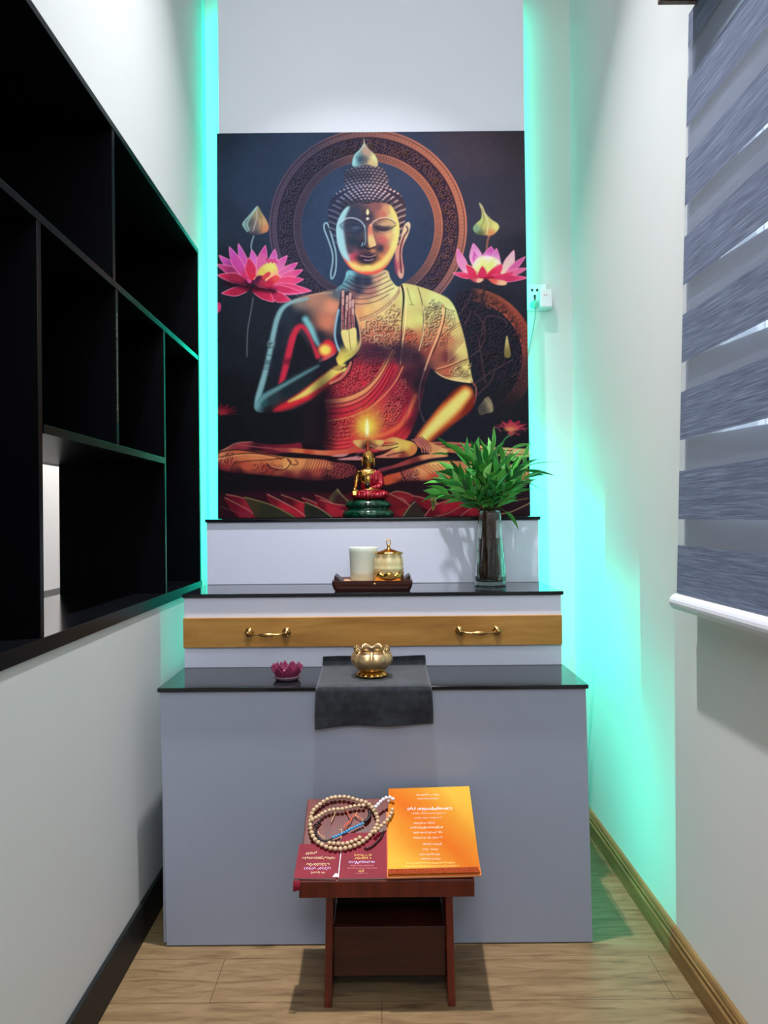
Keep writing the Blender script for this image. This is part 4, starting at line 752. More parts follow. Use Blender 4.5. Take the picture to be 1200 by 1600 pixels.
# ---------------------------------------------------------------- wall socket with a plug and its cable
PLAST = Mat('white_plastic', (.78, .80, .84), .35).m; HOLE = Mat('dark_hole', (.01, .01, .01), .6).m; RED = Mat('red_indicator', (200, 40, 60), .4).m; CYP = Mat('pale_green_plug', (120, 215, 190), .4).m
so = thing('wall_socket', 'white five-hole wall socket on the rear wall, right of the picture', 'socket', (.69, YB, 2.17))
MB().box((.640, YB-.012, 2.120), (.726, YB, 2.232)).build('face_plate', PLAST, so, bevel=.004)
for x, z, sx_, sz_ in ((.6625, 2.205, .0045, .0055), (.684, 2.205, .0045, .0055), (.6735, 2.178, .0045, .007), (.6735, 2.166, .003, .007)):
    MB().box((x-sx_, YB-.0128, z-sz_), (x+sx_, YB-.0115, z+sz_)).build('socket_hole', HOLE, so, bevel=.001)
ad = thing('plug_adapter', 'white plug-in adapter block with two red dots beside the wall socket', 'plug', (.712, YB-.012, 2.16))
MB().box((.688, YB-.052, 2.122), (.739, YB-.0122, 2.198)).build('adapter_body', PLAST, ad, bevel=.004)
for x in (.705, .714): MB().box((x-.0018, YB-.0526, 2.170), (x+.0018, YB-.0515, 2.174)).build('indicator', RED, ad)
pgl = thing('power_plug', 'round pale green plug with a thin cable below the wall socket holes', 'plug', (.668, YB-.012, 2.142))
MB().lathe([(0, 0), (.014, 0), (.016, .006), (.015, .02), (.01, .026), (0, .027)], (0, 0, 0), 20, cap=False).build('plug_body', CYP, pgl, smooth=True, origin=(0, 0, 0))
pgl.children[0].rotation_euler = (PI/2, 0, 0); pgl.children[0].location = (0, -.0004, 0)
MB().tube([(.674, YB-.03, 2.128), (.672, YB-.026, 2.09), (.664, YB-.02, 2.04), (.652, YB-.012, 1.98), (.640, YB-.006, 1.92), (.628, YB-.005, 1.80), (.62, YB-.005, 1.5)], .002, 6).build('cable', Mat('grey_cable', (.22, .3, .3), .5).m, pgl, smooth=True)

# ---------------------------------------------------------------- reading stand
ST0, ST1, ZF, ZBK = 1.870, 2.112, .326, .443      # front and back edge of the sloping board
def on_board(px, py, h=0.):
    """point on the sloping board seen at a pixel, raised by h along its normal"""
    sl = (ZBK-ZF)/(ST1-ST0); nz = 1/math.hypot(1, sl); a, b = ray(px, py); zo = ZF+h/nz
    Y = (zo-sl*ST0-EYE)/(b-sl); return Vector((a*Y, Y, EYE+b*Y))
BN = Vector((0, -(ZBK-ZF), ST1-ST0)).normalized(); BU = Vector((0, ST1-ST0, ZBK-ZF)).normalized(); BL_ = math.hypot(ST1-ST0, ZBK-ZF)
def bp(x, s, h=0.): return Vector((x, ST0, ZF))+BU*s+BN*h
st = thing('reading_stand', 'low red-brown wooden reading stand with sloping top in front of the altar', 'stand', (.015, 1.95, 0))
SX0, SX1 = -.208, .238
m = MB(); m.hexa([bp(SX0, 0, -.012), bp(SX1, 0, -.012), bp(SX1, BL_, -.012), bp(SX0, BL_, -.012), bp(SX0, 0, 0), bp(SX1, 0, 0), bp(SX1, BL_, 0), bp(SX0, BL_, 0)]); m.build('sloping_top', REDWOOD, st, bevel=.002)
m = MB(); m.hexa([(SX0, 1.868, .284), (SX1, 1.868, .284), (SX1, 1.884, .284), (SX0, 1.884, .284), (SX0, 1.868, .326), (SX1, 1.868, .326), (SX1, 1.882, .3245), (SX0, 1.882, .3245)]); m.build('front_rail', REDWOOD, st, bevel=.002)
for x0, x1, d in ((-.140, -.121, -.007), (.165, .184, .004)):
    MB().hexa([(x0+d, 1.876, 0), (x1+d, 1.876, 0), (x1+d, 2.09, 0), (x0+d, 2.09, 0), (x0, 1.888, .320), (x1, 1.888, .320), (x1, 2.09, .418), (x0, 2.09, .418)]).build('side_panel', REDWOOD, st, bevel=.0025)
MB().box((-.121, 2.03, .185), (.165, 2.045, .395)).build('back_panel', DARKWOOD, st); MB().box((-.1225, 1.9205, .176), (.1655, 2.0295, .188)).build('shelf', DARKWOOD, st, bevel=.002)
MB().box((-.1245, 1.905, .062), (.1665, 1.920, .190)).build('lower_panel', DARKWOOD, st, bevel=.002)

# ---------------------------------------------------------------- booklets lying on the stand
PAGES = Mat('white_page_edges', (.78, .76, .74), .7).m
CREAMINK = Mat('cream_ink', (222, 196, 150), .6).m; WHITEINK = Mat('white_ink', (225, 220, 226), .6).m; LILAC = Mat('lilac_ink', (206, 186, 232), .6).m; GOLDINK = Mat('yellow_ink', (232, 180, 70), .6).m
PALEINK = Mat('pale_yellow_ink', (250, 206, 110), .6).m; GREYINK = Mat('pale_ink', (226, 196, 172), .6).m; DKINK = Mat('brown_ink', (120, 60, 40), .6).m; PINKINK = Mat('pink_ink', (226, 130, 130), .6).m
def glyphs(mb, x0, x1, s, size, h, rng, sk=0.):
    """a row of round letters: open rings, hooks and tails"""
    x = x0
    while x < x1-size*.5:
        wd = size*rng.choice((.62, .72, .8)); a0 = rng.uniform(0, 6.28); sp = rng.choice((4.2, 4.8, 5.4)); n = 9; ri = wd*.34; ro = wd*.52; cx = x+wd*.5
        ring = [(cx+math.cos(a0+sp*i/n)*ro, s+math.sin(a0+sp*i/n)*ro) for i in range(n+1)]; inn = [(cx+math.cos(a0+sp*i/n)*ri, s+math.sin(a0+sp*i/n)*ri) for i in range(n+1)]
        vs = [bp(a+(b-s)*sk, b, h) for a, b in ring+inn]; mb.add(vs, [(i, i+1, n+2+i, n+1+i) for i in range(n)])
        k = rng.random()
        if k < .45:
            up = 1 if k < .25 else -1; xa = cx+rng.uniform(-.2, .3)*wd; t = size*.09
            vs = [bp(xa-t, s+up*ro*.9, h), bp(xa+t, s+up*ro*.9, h), bp(xa+t*2.2, s+up*ro*1.7, h), bp(xa, s+up*ro*1.75, h)]; mb.add(vs if up > 0 else vs[::-1], [(0, 1, 2, 3)])
        x += wd*1.08+(size*.5 if rng.random() < .1 else 0)
def bar(mb, x0, x1, s0, s1, h): mb.add([bp(x0, s0, h), bp(x1, s0, h), bp(x1, s1, h), bp(x0, s1, h)], [(0, 1, 2, 3)])
MAROON = mottled('maroon_cover', (112, 16, 34), (126, 20, 40), 14, .6, .2, .03)
def booklet(name, label, c, cover, th, h0):
    """c: corners (x,s) front-left, front-right, back-right, back-left"""
    t = thing(name, label, 'book', bp((c[0][0]+c[1][0])/2, c[0][1], h0), None)
    f = lambda h, ins: [bp(x+(ins if i in (0, 3) else -ins), s+(ins if i < 2 else -ins), h) for i, (x, s) in enumerate(c)]
    a, b = f(h0+.0005, .0015), f(h0+th-.0005, .0015); MB().hexa(a+b).build('pages', PAGES, t)
    a, b = f(h0+th-.0006, 0), f(h0+th, 0); MB().hexa(a+b).build('front_cover', cover, t); a, b = f(h0, 0), f(h0+.0006, 0); MB().hexa(a+b).build('back_cover', cover, t)
    return t
def bx(px, py, h): # booklet coordinates under a pixel
    p = on_board(px, py, h); return p.x, (p-Vector((0, ST0, ZF))-BN*h).dot(BU)
rng = random.Random(3)
lb = booklet('maroon_booklet', 'maroon booklet with cream title lettering at the left front of the reading stand', [bx(459, 1372, .006), bx(526, 1373, .006), bx(533, 1317, .006), bx(468, 1319, .006)], MAROON, .006, .0003)
def text(t, rows, h):
    for nm, mat, items in rows:
        for x0, x1, py, size in items:
            mb = MB(); p0, p1 = bx(x0, py, h), bx(x1, py, h); glyphs(mb, p0[0], p1[0], p0[1], size, h, rng); mb.build(nm, mat, t)
text(lb, [('lettering', CREAMINK, [(477, 497, 1333, .0085), (472, 526, 1340.5, .0075), (479, 518, 1350.5, .0085), (485, 509, 1363, .0055)]), ('lilac_lettering', LILAC, [(475, 519, 1357, .0075)])], .0066)
rb = booklet('maroon_booklet', 'maroon booklet with yellow and lilac lettering between the other maroon booklet and the orange one', [bx(527.5, 1373, .006), bx(608, 1372, .006), bx(606, 1300, .006), bx(534.5, 1302, .006)], MAROON, .006, .0003)
text(rb, [('lettering', GOLDINK, [(553, 582, 1336, .006), (555, 580, 1341, .007), (560, 572, 1361, .006)]), ('lilac_lettering', LILAC, [(545, 588, 1347, .0085)]), ('pink_lettering', PINKINK, [(548, 585, 1352.5, .0035), (543, 590, 1356.5, .003), (556, 575, 1364.5, .002)])], .0066)
mb = MB(); a = bx(528.6, 1371, .0066); b = bx(534, 1318, .0066); mb.add([bp(a[0]-.0009, a[1], .0066), bp(a[0]+.0009, a[1], .0066), bp(b[0]+.0009, b[1], .0066), bp(b[0]-.0009, b[1], .0066)], [(0, 1, 2, 3)])
x, s = bx(523, 1369, .0066); mb.add([bp(x-.006, s-.002, .0066), bp(x+.008, s-.002, .0066), bp(x+.007, s+.007, .0066), bp(x+.002, s+.009, .0066), bp(x-.002, s+.004, .0066)], [(0, 1, 2, 3, 4)]); mb.build('white_mark', WHITEINK, rb)
# page corner curling down over the front rail
cu = MB(); cu.grid(6, 8, lambda a, b: bp(-.222+.018*a, .004, .002)+Vector((0, -.004-.006*math.sin(b*2.6), -.028*b+.006*a*b))).build('curled_page', MAROON, lb, smooth=True)
OR = Mat('orange_cover', (232, 130, 36), .7, spec=.05)
nf = OR.noise(7, 3, (1, .8, .8), .5, .6); sp_ = OR.n('ShaderNodeSeparateXYZ'); OR.l(OR.coords((4.1, 3.8, 1)), sp_.inputs[0])
def mth(op, a, b):
    m_ = OR.n('ShaderNodeMath', operation=op)
    for i_, v_ in enumerate((a, b)):
        if isinstance(v_, (int, float)): m_.inputs[i_].default_value = v_
        elif v_ is not None: OR.l(v_, m_.inputs[i_])
    return m_.outputs[0]
tt = mth('ADD', mth('ABSOLUTE', mth('ADD', mth('ADD', sp_.outputs[0], sp_.outputs[1]), -8.12), None), mth('MULTIPLY', nf, .5))
OR.color(OR.ramp(tt, [(.2, (190, 96, 26)), (.6, (192, 120, 36)), (1.0, (202, 158, 56))])); OR = OR.m
OR2 = mottled('deep_orange_cover', (208, 112, 26), (198, 92, 22), 9, .6, .35, .03)
OC = [bx(606, 1367, .012), bx(750, 1364, .012), bx(733, 1231, .012), bx(607, 1235, .012)]
sh_ = [(x, s) for x, s in OC]
o1 = booklet('orange_booklet', 'lower orange booklet peeking out under the orange and yellow booklet on the stand', [(OC[0][0]-.002, OC[0][1]-.008), (OC[1][0]+.003, OC[1][1]-.007), (OC[1][0]+.0, OC[1][1]+.20), (OC[0][0]-.001, OC[0][1]+.20)], OR2, .006, .0064)
o2 = booklet('orange_booklet', 'orange and yellow booklet with pale lettering and red border, upper one on the stand', OC, OR, .006, .0126)
H = .0188
text(o2, [('title_lettering', WHITEINK, [(636, 708, 1264, .010)]), ('lettering', GREYINK, [(650, 687, 1242, .006), (652, 685, 1248, .006), (643, 697, 1271, .0045), (648, 690, 1278, .005), (646, 680, 1286, .006), (641, 695, 1293, .0075), (645, 694, 1301, .006), (646, 692, 1309, .006), (660, 692, 1319, .006), (660, 686, 1327, .006), (656, 689, 1335, .006), (658, 690, 1342, .006)]),
          ('yellow_lettering', PALEINK, [(635, 714, 1348.5, .0055), (632, 718, 1353.5, .004)]), ('brown_lettering', DKINK, [(631, 636, 1266, .007), (709, 713, 1266, .007)])], H)
REDB = Mat('red_ornament_border', (168, 62, 28), .7, spec=.05); REDB.color(REDB.ramp(REDB.noise(160, 3, (1, 1, 1), .5, 1.5), [(.4, (120, 34, 16)), (.52, (160, 76, 36)), (.6, (126, 40, 20))]))
a0, a1, b1, b0 = bx(606.3, 1366, H), bx(749, 1363, H), bx(747.5, 1354.5, H), bx(606.3, 1358, H)
MB().add([bp(*a0, H), bp(*a1, H), bp(*b1, H), bp(*b0, H)], [(0, 1, 2, 3)]).build('ornament_border', REDB.m, o2)

# ---------------------------------------------------------------- prayer beads and bracelet
def zp(zx, zy): return 450+zx/7.06, 1220+zy/7.06
def spline(p, closed=False, step=.001):
    q = Art.curve([tuple(v)[:2] for v in p], closed, 14); return q
BEADW = mottled('pale_wooden_beads', (204, 178, 144), (180, 150, 114), 60, .45, .4, .03); WHB = Mat('white_bead', (.80, .78, .84), .25).m; BLB = Mat('blue_bead', (54, 150, 206), .3).m; BKB = Mat('black_bead', (.012, .012, .014), .3).m
CORDO = Mat('orange_cord', (216, 80, 36), .6).m; CORDY = Mat('pale_cord', (214, 180, 120), .6).m; GOLDB = Mat('yellow_charm', (210, 186, 90), .35, .3).m
pb = thing('prayer_beads', 'coiled string of pale wooden prayer beads with white end beads on the maroon booklets', 'prayer beads', on_board(545, 1300, .008))
def strand(pts, r, h, mesh_mat, name, root, maxn=999, closed=False, bump_=None, protos={}):
    """beads laid at equal distance along a path on the stand"""
    q = Art.curve([(*zp(*p[:2]),) for p in pts], closed, 14)
    hh = np.interp(np.linspace(0, 1, len(q)), np.linspace(0, 1, len(pts)), [p[2] if len(p) > 2 else h for p in pts])
    P = [on_board(x, y, z) for (x, y), z in zip(q, hh)]
    if closed: P.append(P[0])
    d = 0; out = []; nxt = 0
    for a, b in zip(P[:-1], P[1:]):
        L = (b-a).length
        while nxt <= d+L and len(out) < maxn: out.append(a+(b-a)*((nxt-d)/max(L, 1e-9))); nxt += r*2.03
        d += L
    key = (name, r)
    if key not in protos:
        protos[key] = MB().ball((0, 0, 0), (r, r, r*.92), 12, 8).build(name, mesh_mat, None, smooth=True)
        protos[key]['used'] = 0
    src = protos[key]
    for i, p in enumerate(out):
        if 'used' in src and src['used'] == 0: o = src; del o['used']
        else: o = src.copy(); COL.objects.link(o)
        o.parent = root; o.location = p-base_of(root)
    return P
R_ = .0064; h1 = .0066+R_*1.0
main = [(520, 182), (640, 180), (760, 212), (870, 245), (935, 305), (975, 375), (992, 445), (965, 520), (905, 600), (840, 658), (760, 705), (660, 738), (560, 752), (460, 742), (370, 703), (300, 650), (262, 580), (247, 500), (250, 420), (275, 335), (350, 262), (430, 208)]
Pm = strand([(x, y, h1+.006*(y < 500)*0) for x, y in main], R_, h1, BEADW, 'bead', pb, closed=True)
c1 = strand([(830, 272, h1+.001), (750, 278, h1), (680, 292, h1), (600, 312, h1), (500, 318, h1), (410, 345, h1), (335, 392, h1+.004), (262, 430, h1+.010)], R_*.93, h1, BEADW, 'bead', pb)
c2 = strand([(455, 688, h1), (560, 695, h1), (650, 690, h1), (745, 655, h1), (800, 622, h1+.004)], R_*.93, h1, BEADW, 'bead', pb, maxn=9)
c3 = strand([(1150, 318, .030), (1130, 380, .028), (1090, 440, .026), (1040, 485, .024), (985, 540, h1+.010), (930, 590, h1+.010)], R_*.93, h1, BEADW, 'bead', pb, maxn=13)
c4 = strand([(968, 285, h1+.016), (990, 262, .030), (1030, 220, .032), (1080, 188, .032), (1135, 185, .031), (1165, 215, .030), (1158, 262, .030)], R_*.8, h1, WHB, 'white_bead', pb)
for nm, mat, pts, r in (('orange_cord', CORDO, [(620, 290), (650, 340), (680, 400), (700, 430), (650, 470), (620, 500), (640, 540)], .0011), ('orange_cord', CORDO, [(700, 420), (730, 370), (780, 400), (830, 430)], .0011), ('orange_cord', CORDO, [(650, 520), (660, 470), (700, 450)], .0011),
                        ('pale_cord', CORDY, [(520, 340), (505, 390), (475, 450)], .001), ('pale_cord', CORDY, [(760, 350), (740, 380), (800, 410), (830, 440)], .001), ('pale_cord', CORDY, [(330, 560), (360, 600), (410, 635)], .001), ('pale_cord', CORDY, [(560, 545), (590, 540), (585, 640)], .001)):
    MB().tube([on_board(*zp(*p), .009) for p in Art.curve(pts, n=5)], r, 6).build(nm, mat, pb, smooth=True)
for zx, zy, r, mat in ((430, 290, .0045, WHB), (465, 275, .0045, BKB), (500, 262, .005, GOLDB), (535, 262, .005, GOLDB), (570, 262, .005, GOLDB), (600, 268, .004, GOLDB), (400, 320, .004, GOLDB), (430, 325, .004, GOLDB), (400, 480, .0055, BEADW), (385, 465, .004, WHB), (350, 530, .003, WHB), (640, 285, .0048, CORDO), (740, 620, .004, GOLDB), (780, 640, .0045, GOLDB), (815, 625, .004, GOLDB), (1110, 220, .005, CORDO)):
    MB().ball((0, 0, 0), (r, r*.9, r*.8), 10, 6).build('charm_bead', mat, pb, smooth=True, origin=(0, 0, 0)); pb.children[-1].location = on_board(*zp(zx, zy), .0066+r*.8+(.012 if zx > 1000 else 0))-pb.location
br = thing('bead_bracelet', 'small black and bright blue beaded bracelet inside the coil of pale prayer beads', 'bracelet', on_board(540, 1305, .008))
strand([(500, 622), (560, 600), (640, 562), (720, 520), (780, 492), (832, 468)], .0040, .0066+.0041, BLB, 'blue_bead', br)
bk = [(845, 455), (885, 420), (905, 370), (895, 335)]; MB().tube([on_board(*zp(*p), .0095) for p in Art.curve(bk, n=5)], .0046, 8).build('black_cord', BKB, br, smooth=True)
strand([(360, 440), (325, 480), (305, 530), (310, 590), (345, 640), (410, 665), (480, 645)], .0036, .0066+.0037, BKB, 'black_bead', br)
tz = thing('small_bracelet', 'dark thin bracelet of tiny beads by the left edge of the orange booklet', 'bracelet', on_board(590, 1320, .008))
strand([(1055, 560, .0105), (1030, 620, .0105), (975, 680, .0105), (930, 720, .0105), (880, 745, .0105), (840, 735, .0105)], .0032, .01, Mat('dark_brown_bead', (40, 26, 24), .3).m, 'small_bead', tz)
# ---------------------------------------------------------------- small seated statue on the top step
SGOLD = Mat('statue_gold', (206, 160, 84), .26, 1.0); SGOLD.bump(SGOLD.noise(400, 2), .1, .001); SGOLD = SGOLD.m
SHAIR = Mat('statue_hair_gold', (150, 116, 60), .35, 1.0); SHAIR.bump(SHAIR.noise(900, 1), .8, .002); SHAIR = SHAIR.m
SRED = Mat('statue_red_robe', (150, 10, 34), .26, .25, spec=.6)
wv = SRED.n('ShaderNodeTexWave'); wv.inputs['Scale'].default_value = 28; wv.inputs['Distortion'].default_value = 7; wv.inputs['Detail'].default_value = 1; SRED.l(SRED.coords((1, 1, .45)), wv.inputs['Vector']); SRED.bump(wv.outputs['Fac'], .7, .003); SRED = SRED.m
SGREEN = Mat('statue_green_base', (6, 74, 48), .18, spec=.7); SGREEN.color(SGREEN.ramp(SGREEN.noise(60, 3), [(.35, (3, 36, 25)), (.7, (8, 70, 46))])); SGREEN = SGREEN.m
SC = Vector((-.036, 2.853, 1.247)); SC = Vector((at(575.5, 800, 2.853).x, 2.853, 1.247))
sta = thing('seated_statue', 'small golden seated statue in red robe on dark green lotus base before the picture', 'statue', SC)
def lp(z, a, j, k): return z
def petal_fn(n, amp, ph=0):
    return lambda r, z, a, j: (r*(1+amp*abs(math.sin(n*a/2+ph))), z)
b = MB(); c = tuple(SC)
b.lathe([(.092, 0), (.097, .004), (.099, .012), (.094, .024), (.086, .031), (.079, .034), (.080, .038), (.086, .044), (.088, .052), (.084, .060), (.076, .067), (.070, .070)], c, 72, 1, .80, lambda r, z, a, j: (r*(1+(.035*abs(math.sin(9*a)) if j in (2, 3, 7, 8) else 0)), z))
b.build('lotus_base', SGREEN, sta, smooth=True)
q = lambda x, y, z: SC+Vector((x, y, z))
g = MB()     # body: head, neck, chest and right arm, one continuous skin
g.ball(q(.001, -.004, .226), (.0205, .021, .026)); g.ball(q(.001, -.012, .216), (.012, .010, .012)); g.ball(q(.001, -.023, .225), (.003, .004, .006)); g.tube([q(0, 0, .206), q(0, .001, .186)], .0095, 12)
g.ball(q(0, .003, .172), (.040, .022, .021)); g.ball(q(0, .003, .148), (.031, .022, .034)); g.tube([q(-.034, .004, .182), (q(-.043, .004, .160)), q(-.046, -.004, .138)], [.010, .0095, .008], 12)
g.tube([q(-.046, -.004, .138), q(-.047, -.024, .124), q(-.050, -.044, .112)], [.008, .007, .006], 12); g.ball(q(-.051, -.048, .107), (.009, .010, .008)); 
for k in range(4): g.tube([q(-.057+k*.0042, -.052, .106), q(-.058+k*.0044, -.058, .096), q(-.057+k*.0044, -.060, .086)], [.0026, .0024, .0018], 6)
g.tube([q(-.042, -.048, .108), q(-.038, -.052, .100)], [.003, .002], 6)
remesh(g.build('body', SGOLD, sta), .0016, 3)
h = MB(); h.ball(q(.001, .001, .238), (.0228, .0228, .0205)); h.ball(q(.001, .003, .255), (.011, .011, .010)); h.build('hair', SHAIR, sta, smooth=True)
for sx in (-1, 1): MB().ball(q(.001+sx*.0228, .0, .216), (.0034, .004, .018)).build('ear', SGOLD, sta, smooth=True)
s_ = MB(); s_.lathe([(.0075, .262), (.0062, .268), (.0068, .272), (.0048, .276), (.0056, .280), (.0040, .286), (.0046, .291), (.0022, .297), (0, .303)], c, 16, cap=False); s_.build('finial', Mat('statue_red_gold', (170, 74, 50), .25, .8).m, sta, smooth=True)
r_ = MB()
r_.ball(q(.018, .004, .150), (.033, .0235, .040), rot=Matrix.Rotation(.12, 3, 'Y')); r_.ball(q(.006, .006, .128), (.037, .023, .026)); r_.tube([q(.034, .004, .180), q(.047, .004, .156), q(.050, -.006, .130)], [.013, .015, .014], 12)
r_.tube([q(.050, -.006, .130), q(.040, -.030, .118), q(.012, -.040, .113)], [.013, .011, .008], 12)
r_.ball(q(.006, -.008, .094), (.066, .044, .018)); r_.ball(q(-.042, -.022, .090), (.026, .028, .017)); r_.ball(q(.052, -.022, .090), (.028, .028, .017)); r_.tube([q(-.05, -.040, .086), q(0, -.056, .084), q(.058, -.040, .086)], [.011, .014, .011], 12); r_.tube([q(-.03, -.05, .096), q(.02, -.052, .098)], [.010, .010], 10)
r_.ball(q(.006, -.004, .077), (.070, .050, .009))
remesh(r_.build('robe', SRED, sta), .002, 3)
tr = MB(); tr.tube([q(-.024, -.018, .186), q(-.020, -.021, .165), q(.004, -.020, .172), q(.016, -.014, .188)], .0016, 6); tr.tube([q(-.03, -.050, .1065), q(0, -.0565, .1085), q(.03, -.050, .1075), (q(.05, -.035, .108))], .0015, 6); tr.tube([q(.006, -.062, .106), q(.007, -.071, .094), q(.006, -.0725, .083)], .0014, 6); tr.build('gold_trim', SGOLD, sta, smooth=True)
bo = MB(); bo.lathe([(.004, .112), (.009, .115), (.0115, .122), (.0105, .129), (.006, .132), (.003, .136), (0, .138)], tuple(q(-.001, -.046, 0)), 16, cap=False); bo.build('alms_bowl', Mat('dark_bowl', (.02, .015, .012), .2, .5).m, sta, smooth=True)
hd = MB(); hd.ball(q(.010, -.050, .112), (.012, .006, .0045)); hd.build('left_hand', SGOLD, sta, smooth=True)

# ---------------------------------------------------------------- tray with candle cup and lidded jar
TX0, TX1, TY0, TY1, TZ = -.155, .1155, 2.458, 2.640, 1.001
ty = thing('serving_tray', 'low reddish-brown wooden tray with dark end handles on the middle step', 'tray', ((TX0+TX1)/2, 2.54, TZ))
def rr(x0, x1, y0, y1, r, n=5):
    o = []
    for cx, cy, a in ((x1-r, y1-r, 0), (x0+r, y1-r, PI/2), (x0+r, y0+r, PI), (x1-r, y0+r, 1.5*PI)):
        for i in range(n+1): o.append((cx+math.cos(a+i*PI/2/n)*r, cy+math.sin(a+i*PI/2/n)*r))
    return o
m = MB(); rings = [(rr(TX0+.010, TX1-.010, TY0+.008, TY1-.008, .012), TZ+.0005), (rr(TX0+.004, TX1-.004, TY0+.003, TY1-.003, .012), TZ+.010), (rr(TX0, TX1, TY0, TY1, .012), TZ+.024), (rr(TX0, TX1, TY0, TY1, .012), TZ+.036), (rr(TX0+.006, TX1-.006, TY0+.006, TY1-.006, .010), TZ+.036), (rr(TX0+.009, TX1-.009, TY0+.009, TY1-.009, .010), TZ+.027)]
n = len(rings[0][0]); vs = [(x, y, z) for rg, z in rings for x, y in rg]
fs = [(j*n+i, j*n+(i+1) % n, (j+1)*n+(i+1) % n, (j+1)*n+i) for j in range(len(rings)-1) for i in range(n)]+[tuple(range(n-1, -1, -1)), tuple(range((len(rings)-1)*n, len(rings)*n))]
m.add(vs, fs); m.build('tray_body', TRAYW, ty)
MB().box((TX0+.0095, TY0+.0095, TZ+.0272), (TX1-.0095, TY1-.0095, TZ+.0282)).build('tray_floor', wood('tray_floor_wood', (176, 128, 84), (196, 150, 104), (206, 164, 118), (1, 6, 1), 8), ty)
for x, s in ((TX0+.010, 1), (TX1-.010, -1)):
    MB().hexa([(x-s*.004, 2.50, TZ+.028), (x+s*.026, 2.50, TZ+.0285), (x+s*.026, 2.60, TZ+.0285), (x-s*.004, 2.60, TZ+.028), (x-s*.004, 2.50, TZ+.052), (x+s*.002, 2.50, TZ+.050), (x+s*.002, 2.60, TZ+.050), (x-s*.004, 2.60, TZ+.052)]).build('end_handle', Mat('dark_tray_handle', (.018, .008, .010), .4).m, ty, bevel=.002)
MB().ball((-.012, TY0-.001, TZ+.026), (.006, .003, .004)).build('brass_stud', BRASS, ty, smooth=True)['label'] = 'small metal stud'
CUPM = Mat('ivory_wax', (204, 214, 200), .4, spec=.4); CUPM.b.inputs['Subsurface Weight'].default_value = .25; CUPM.b.inputs['Subsurface Radius'].default_value = (.02, .018, .01)
cx = at(568, 880, 2.585).x; zc = TZ+.0282
cu_ = thing('candle_cup', 'plain ivory candle cup standing at the back left of the wooden tray', 'candle', (cx, 2.585, zc))
MB().lathe([(.043, 0), (.0455, .003), (.0475, .03), (.0495, .100), (.0502, .114), (.049, .116), (.0475, .114), (.047, .100)], (cx, 2.585, zc), 48).build('cup', CUPM.m, cu_, smooth=True)
MB().tube([(cx, 2.585, zc+.1), (cx+.001, 2.585, zc+.108)], .001, 6).build('wick', HOLE, cu_)
jx = at(607.5, 890, 2.525).x; jy = 2.525
ja = thing('lidded_jar', 'gold and pale glass lidded jar with ring knob on the right of the wooden tray', 'jar', (jx, jy, zc))
JG = Mat('pale_gold_glass', (214, 190, 126), .32, .1, spec=.7); JG.color(JG.ramp(JG.noise(30, 2), [(.4, (232, 206, 152)), (.6, (222, 212, 160))])); JG = JG.m
jb = MB(); jb.lathe([(.036, 0), (.043, .003), (.0455, .012), (.047, .03), (.0485, .040), (.0505, .044), (.0485, .049), (.049, .060), (.0475, .078), (.044, .090), (.0455, .094), (.041, .095)], (jx, jy, zc), 64, fn=lambda r, z, a, j: (r*(1+.022*math.cos(8*a)*(2 < j < 9)+.012*math.cos(24*a)*(j in (4, 5, 6))), z)); jb.build('jar_body', JG, ja, smooth=True)
fo = MB(); fo.lathe([(.040, -.0), (.0475, .002), (.050, .008), (.0515, .018), (.0495, .026), (.0485, .022)], (jx, jy, zc+.0), 64, fn=lambda r, z, a, j: (r*(1+.01*math.cos(8*a)), z+(.010*abs(math.cos(4*a)) if j >= 3 else 0)), cap=False); fo.build('gold_foot', GOLD, ja, smooth=True)
li = MB(); li.lathe([(.044, .094), (.0475, .096), (.046, .100), (.034, .104), (.018, .109), (.007, .112), (.0045, .120), (.006, .123), (.003, .126), (0, .1265)], (jx, jy, zc), 64, fn=lambda r, z, a, j: (r*(1+(.04*math.cos(10*a) if j in (0, 1, 2) else 0)), z), cap=False); ld = li.build('lid', GOLD, ja, smooth=True)
MB().tube([(jx+math.cos(a)*.0068, jy+math.sin(a)*.0015, zc+.134+math.sin(a)*.0095) for a in np.linspace(0, 2*PI, 20, endpoint=False)], .0021, 8, closed=True).build('ring_knob', GOLD, ld, smooth=True)

# ---------------------------------------------------------------- glass vase with leafy branches
vx, vy, vz = at(766, 900, 2.655).x, 2.655, 1.001
va = thing('glass_vase', 'tall ribbed clear glass vase of water and stems on the middle step', 'vase', (vx, vy, vz))
GLASS = Mat('rippled_clear_glass', (.90, .92, .90), .04); GLASS.b.inputs['Transmission Weight'].default_value = 1; GLASS.b.inputs['IOR'].default_value = 1.45; GLASS.bump(GLASS.noise(38, 2, (1, 1, .25)), .5, .006)
def vr(t): return .056-.019*t**1.25+.0015*math.sin(t*9)
fnv = lambda r, z, a, j: (r*(1+.022*math.cos(7*a+z*14)+.012*math.cos(13*a-z*22)), z)
pr_ = [(.050, 0), (.056, .002)]+[(vr(t), .004+.266*t) for t in np.linspace(.02, 1, 16)]+[(vr(1)-.0022, .2715)]+[(vr(t)-.0034, .004+.266*t) for t in np.linspace(.99, .05, 14)]+[(.044, .014)]
MB().lathe(pr_, (vx, vy, vz+.0006), 72, fn=fnv).build('vase_glass', GLASS.m, va, smooth=True)
WAT = Mat('water', (.80, .86, .82), .0); WAT.b.inputs['Transmission Weight'].default_value = 1; WAT.b.inputs['IOR'].default_value = 1.33
MB().lathe([(.043, .0152)]+[(vr(t)-.0038, .004+.266*t) for t in np.linspace(.06, .62, 9)], (vx, vy, vz+.0006), 72, fn=fnv).build('water', WAT.m, va, smooth=True)
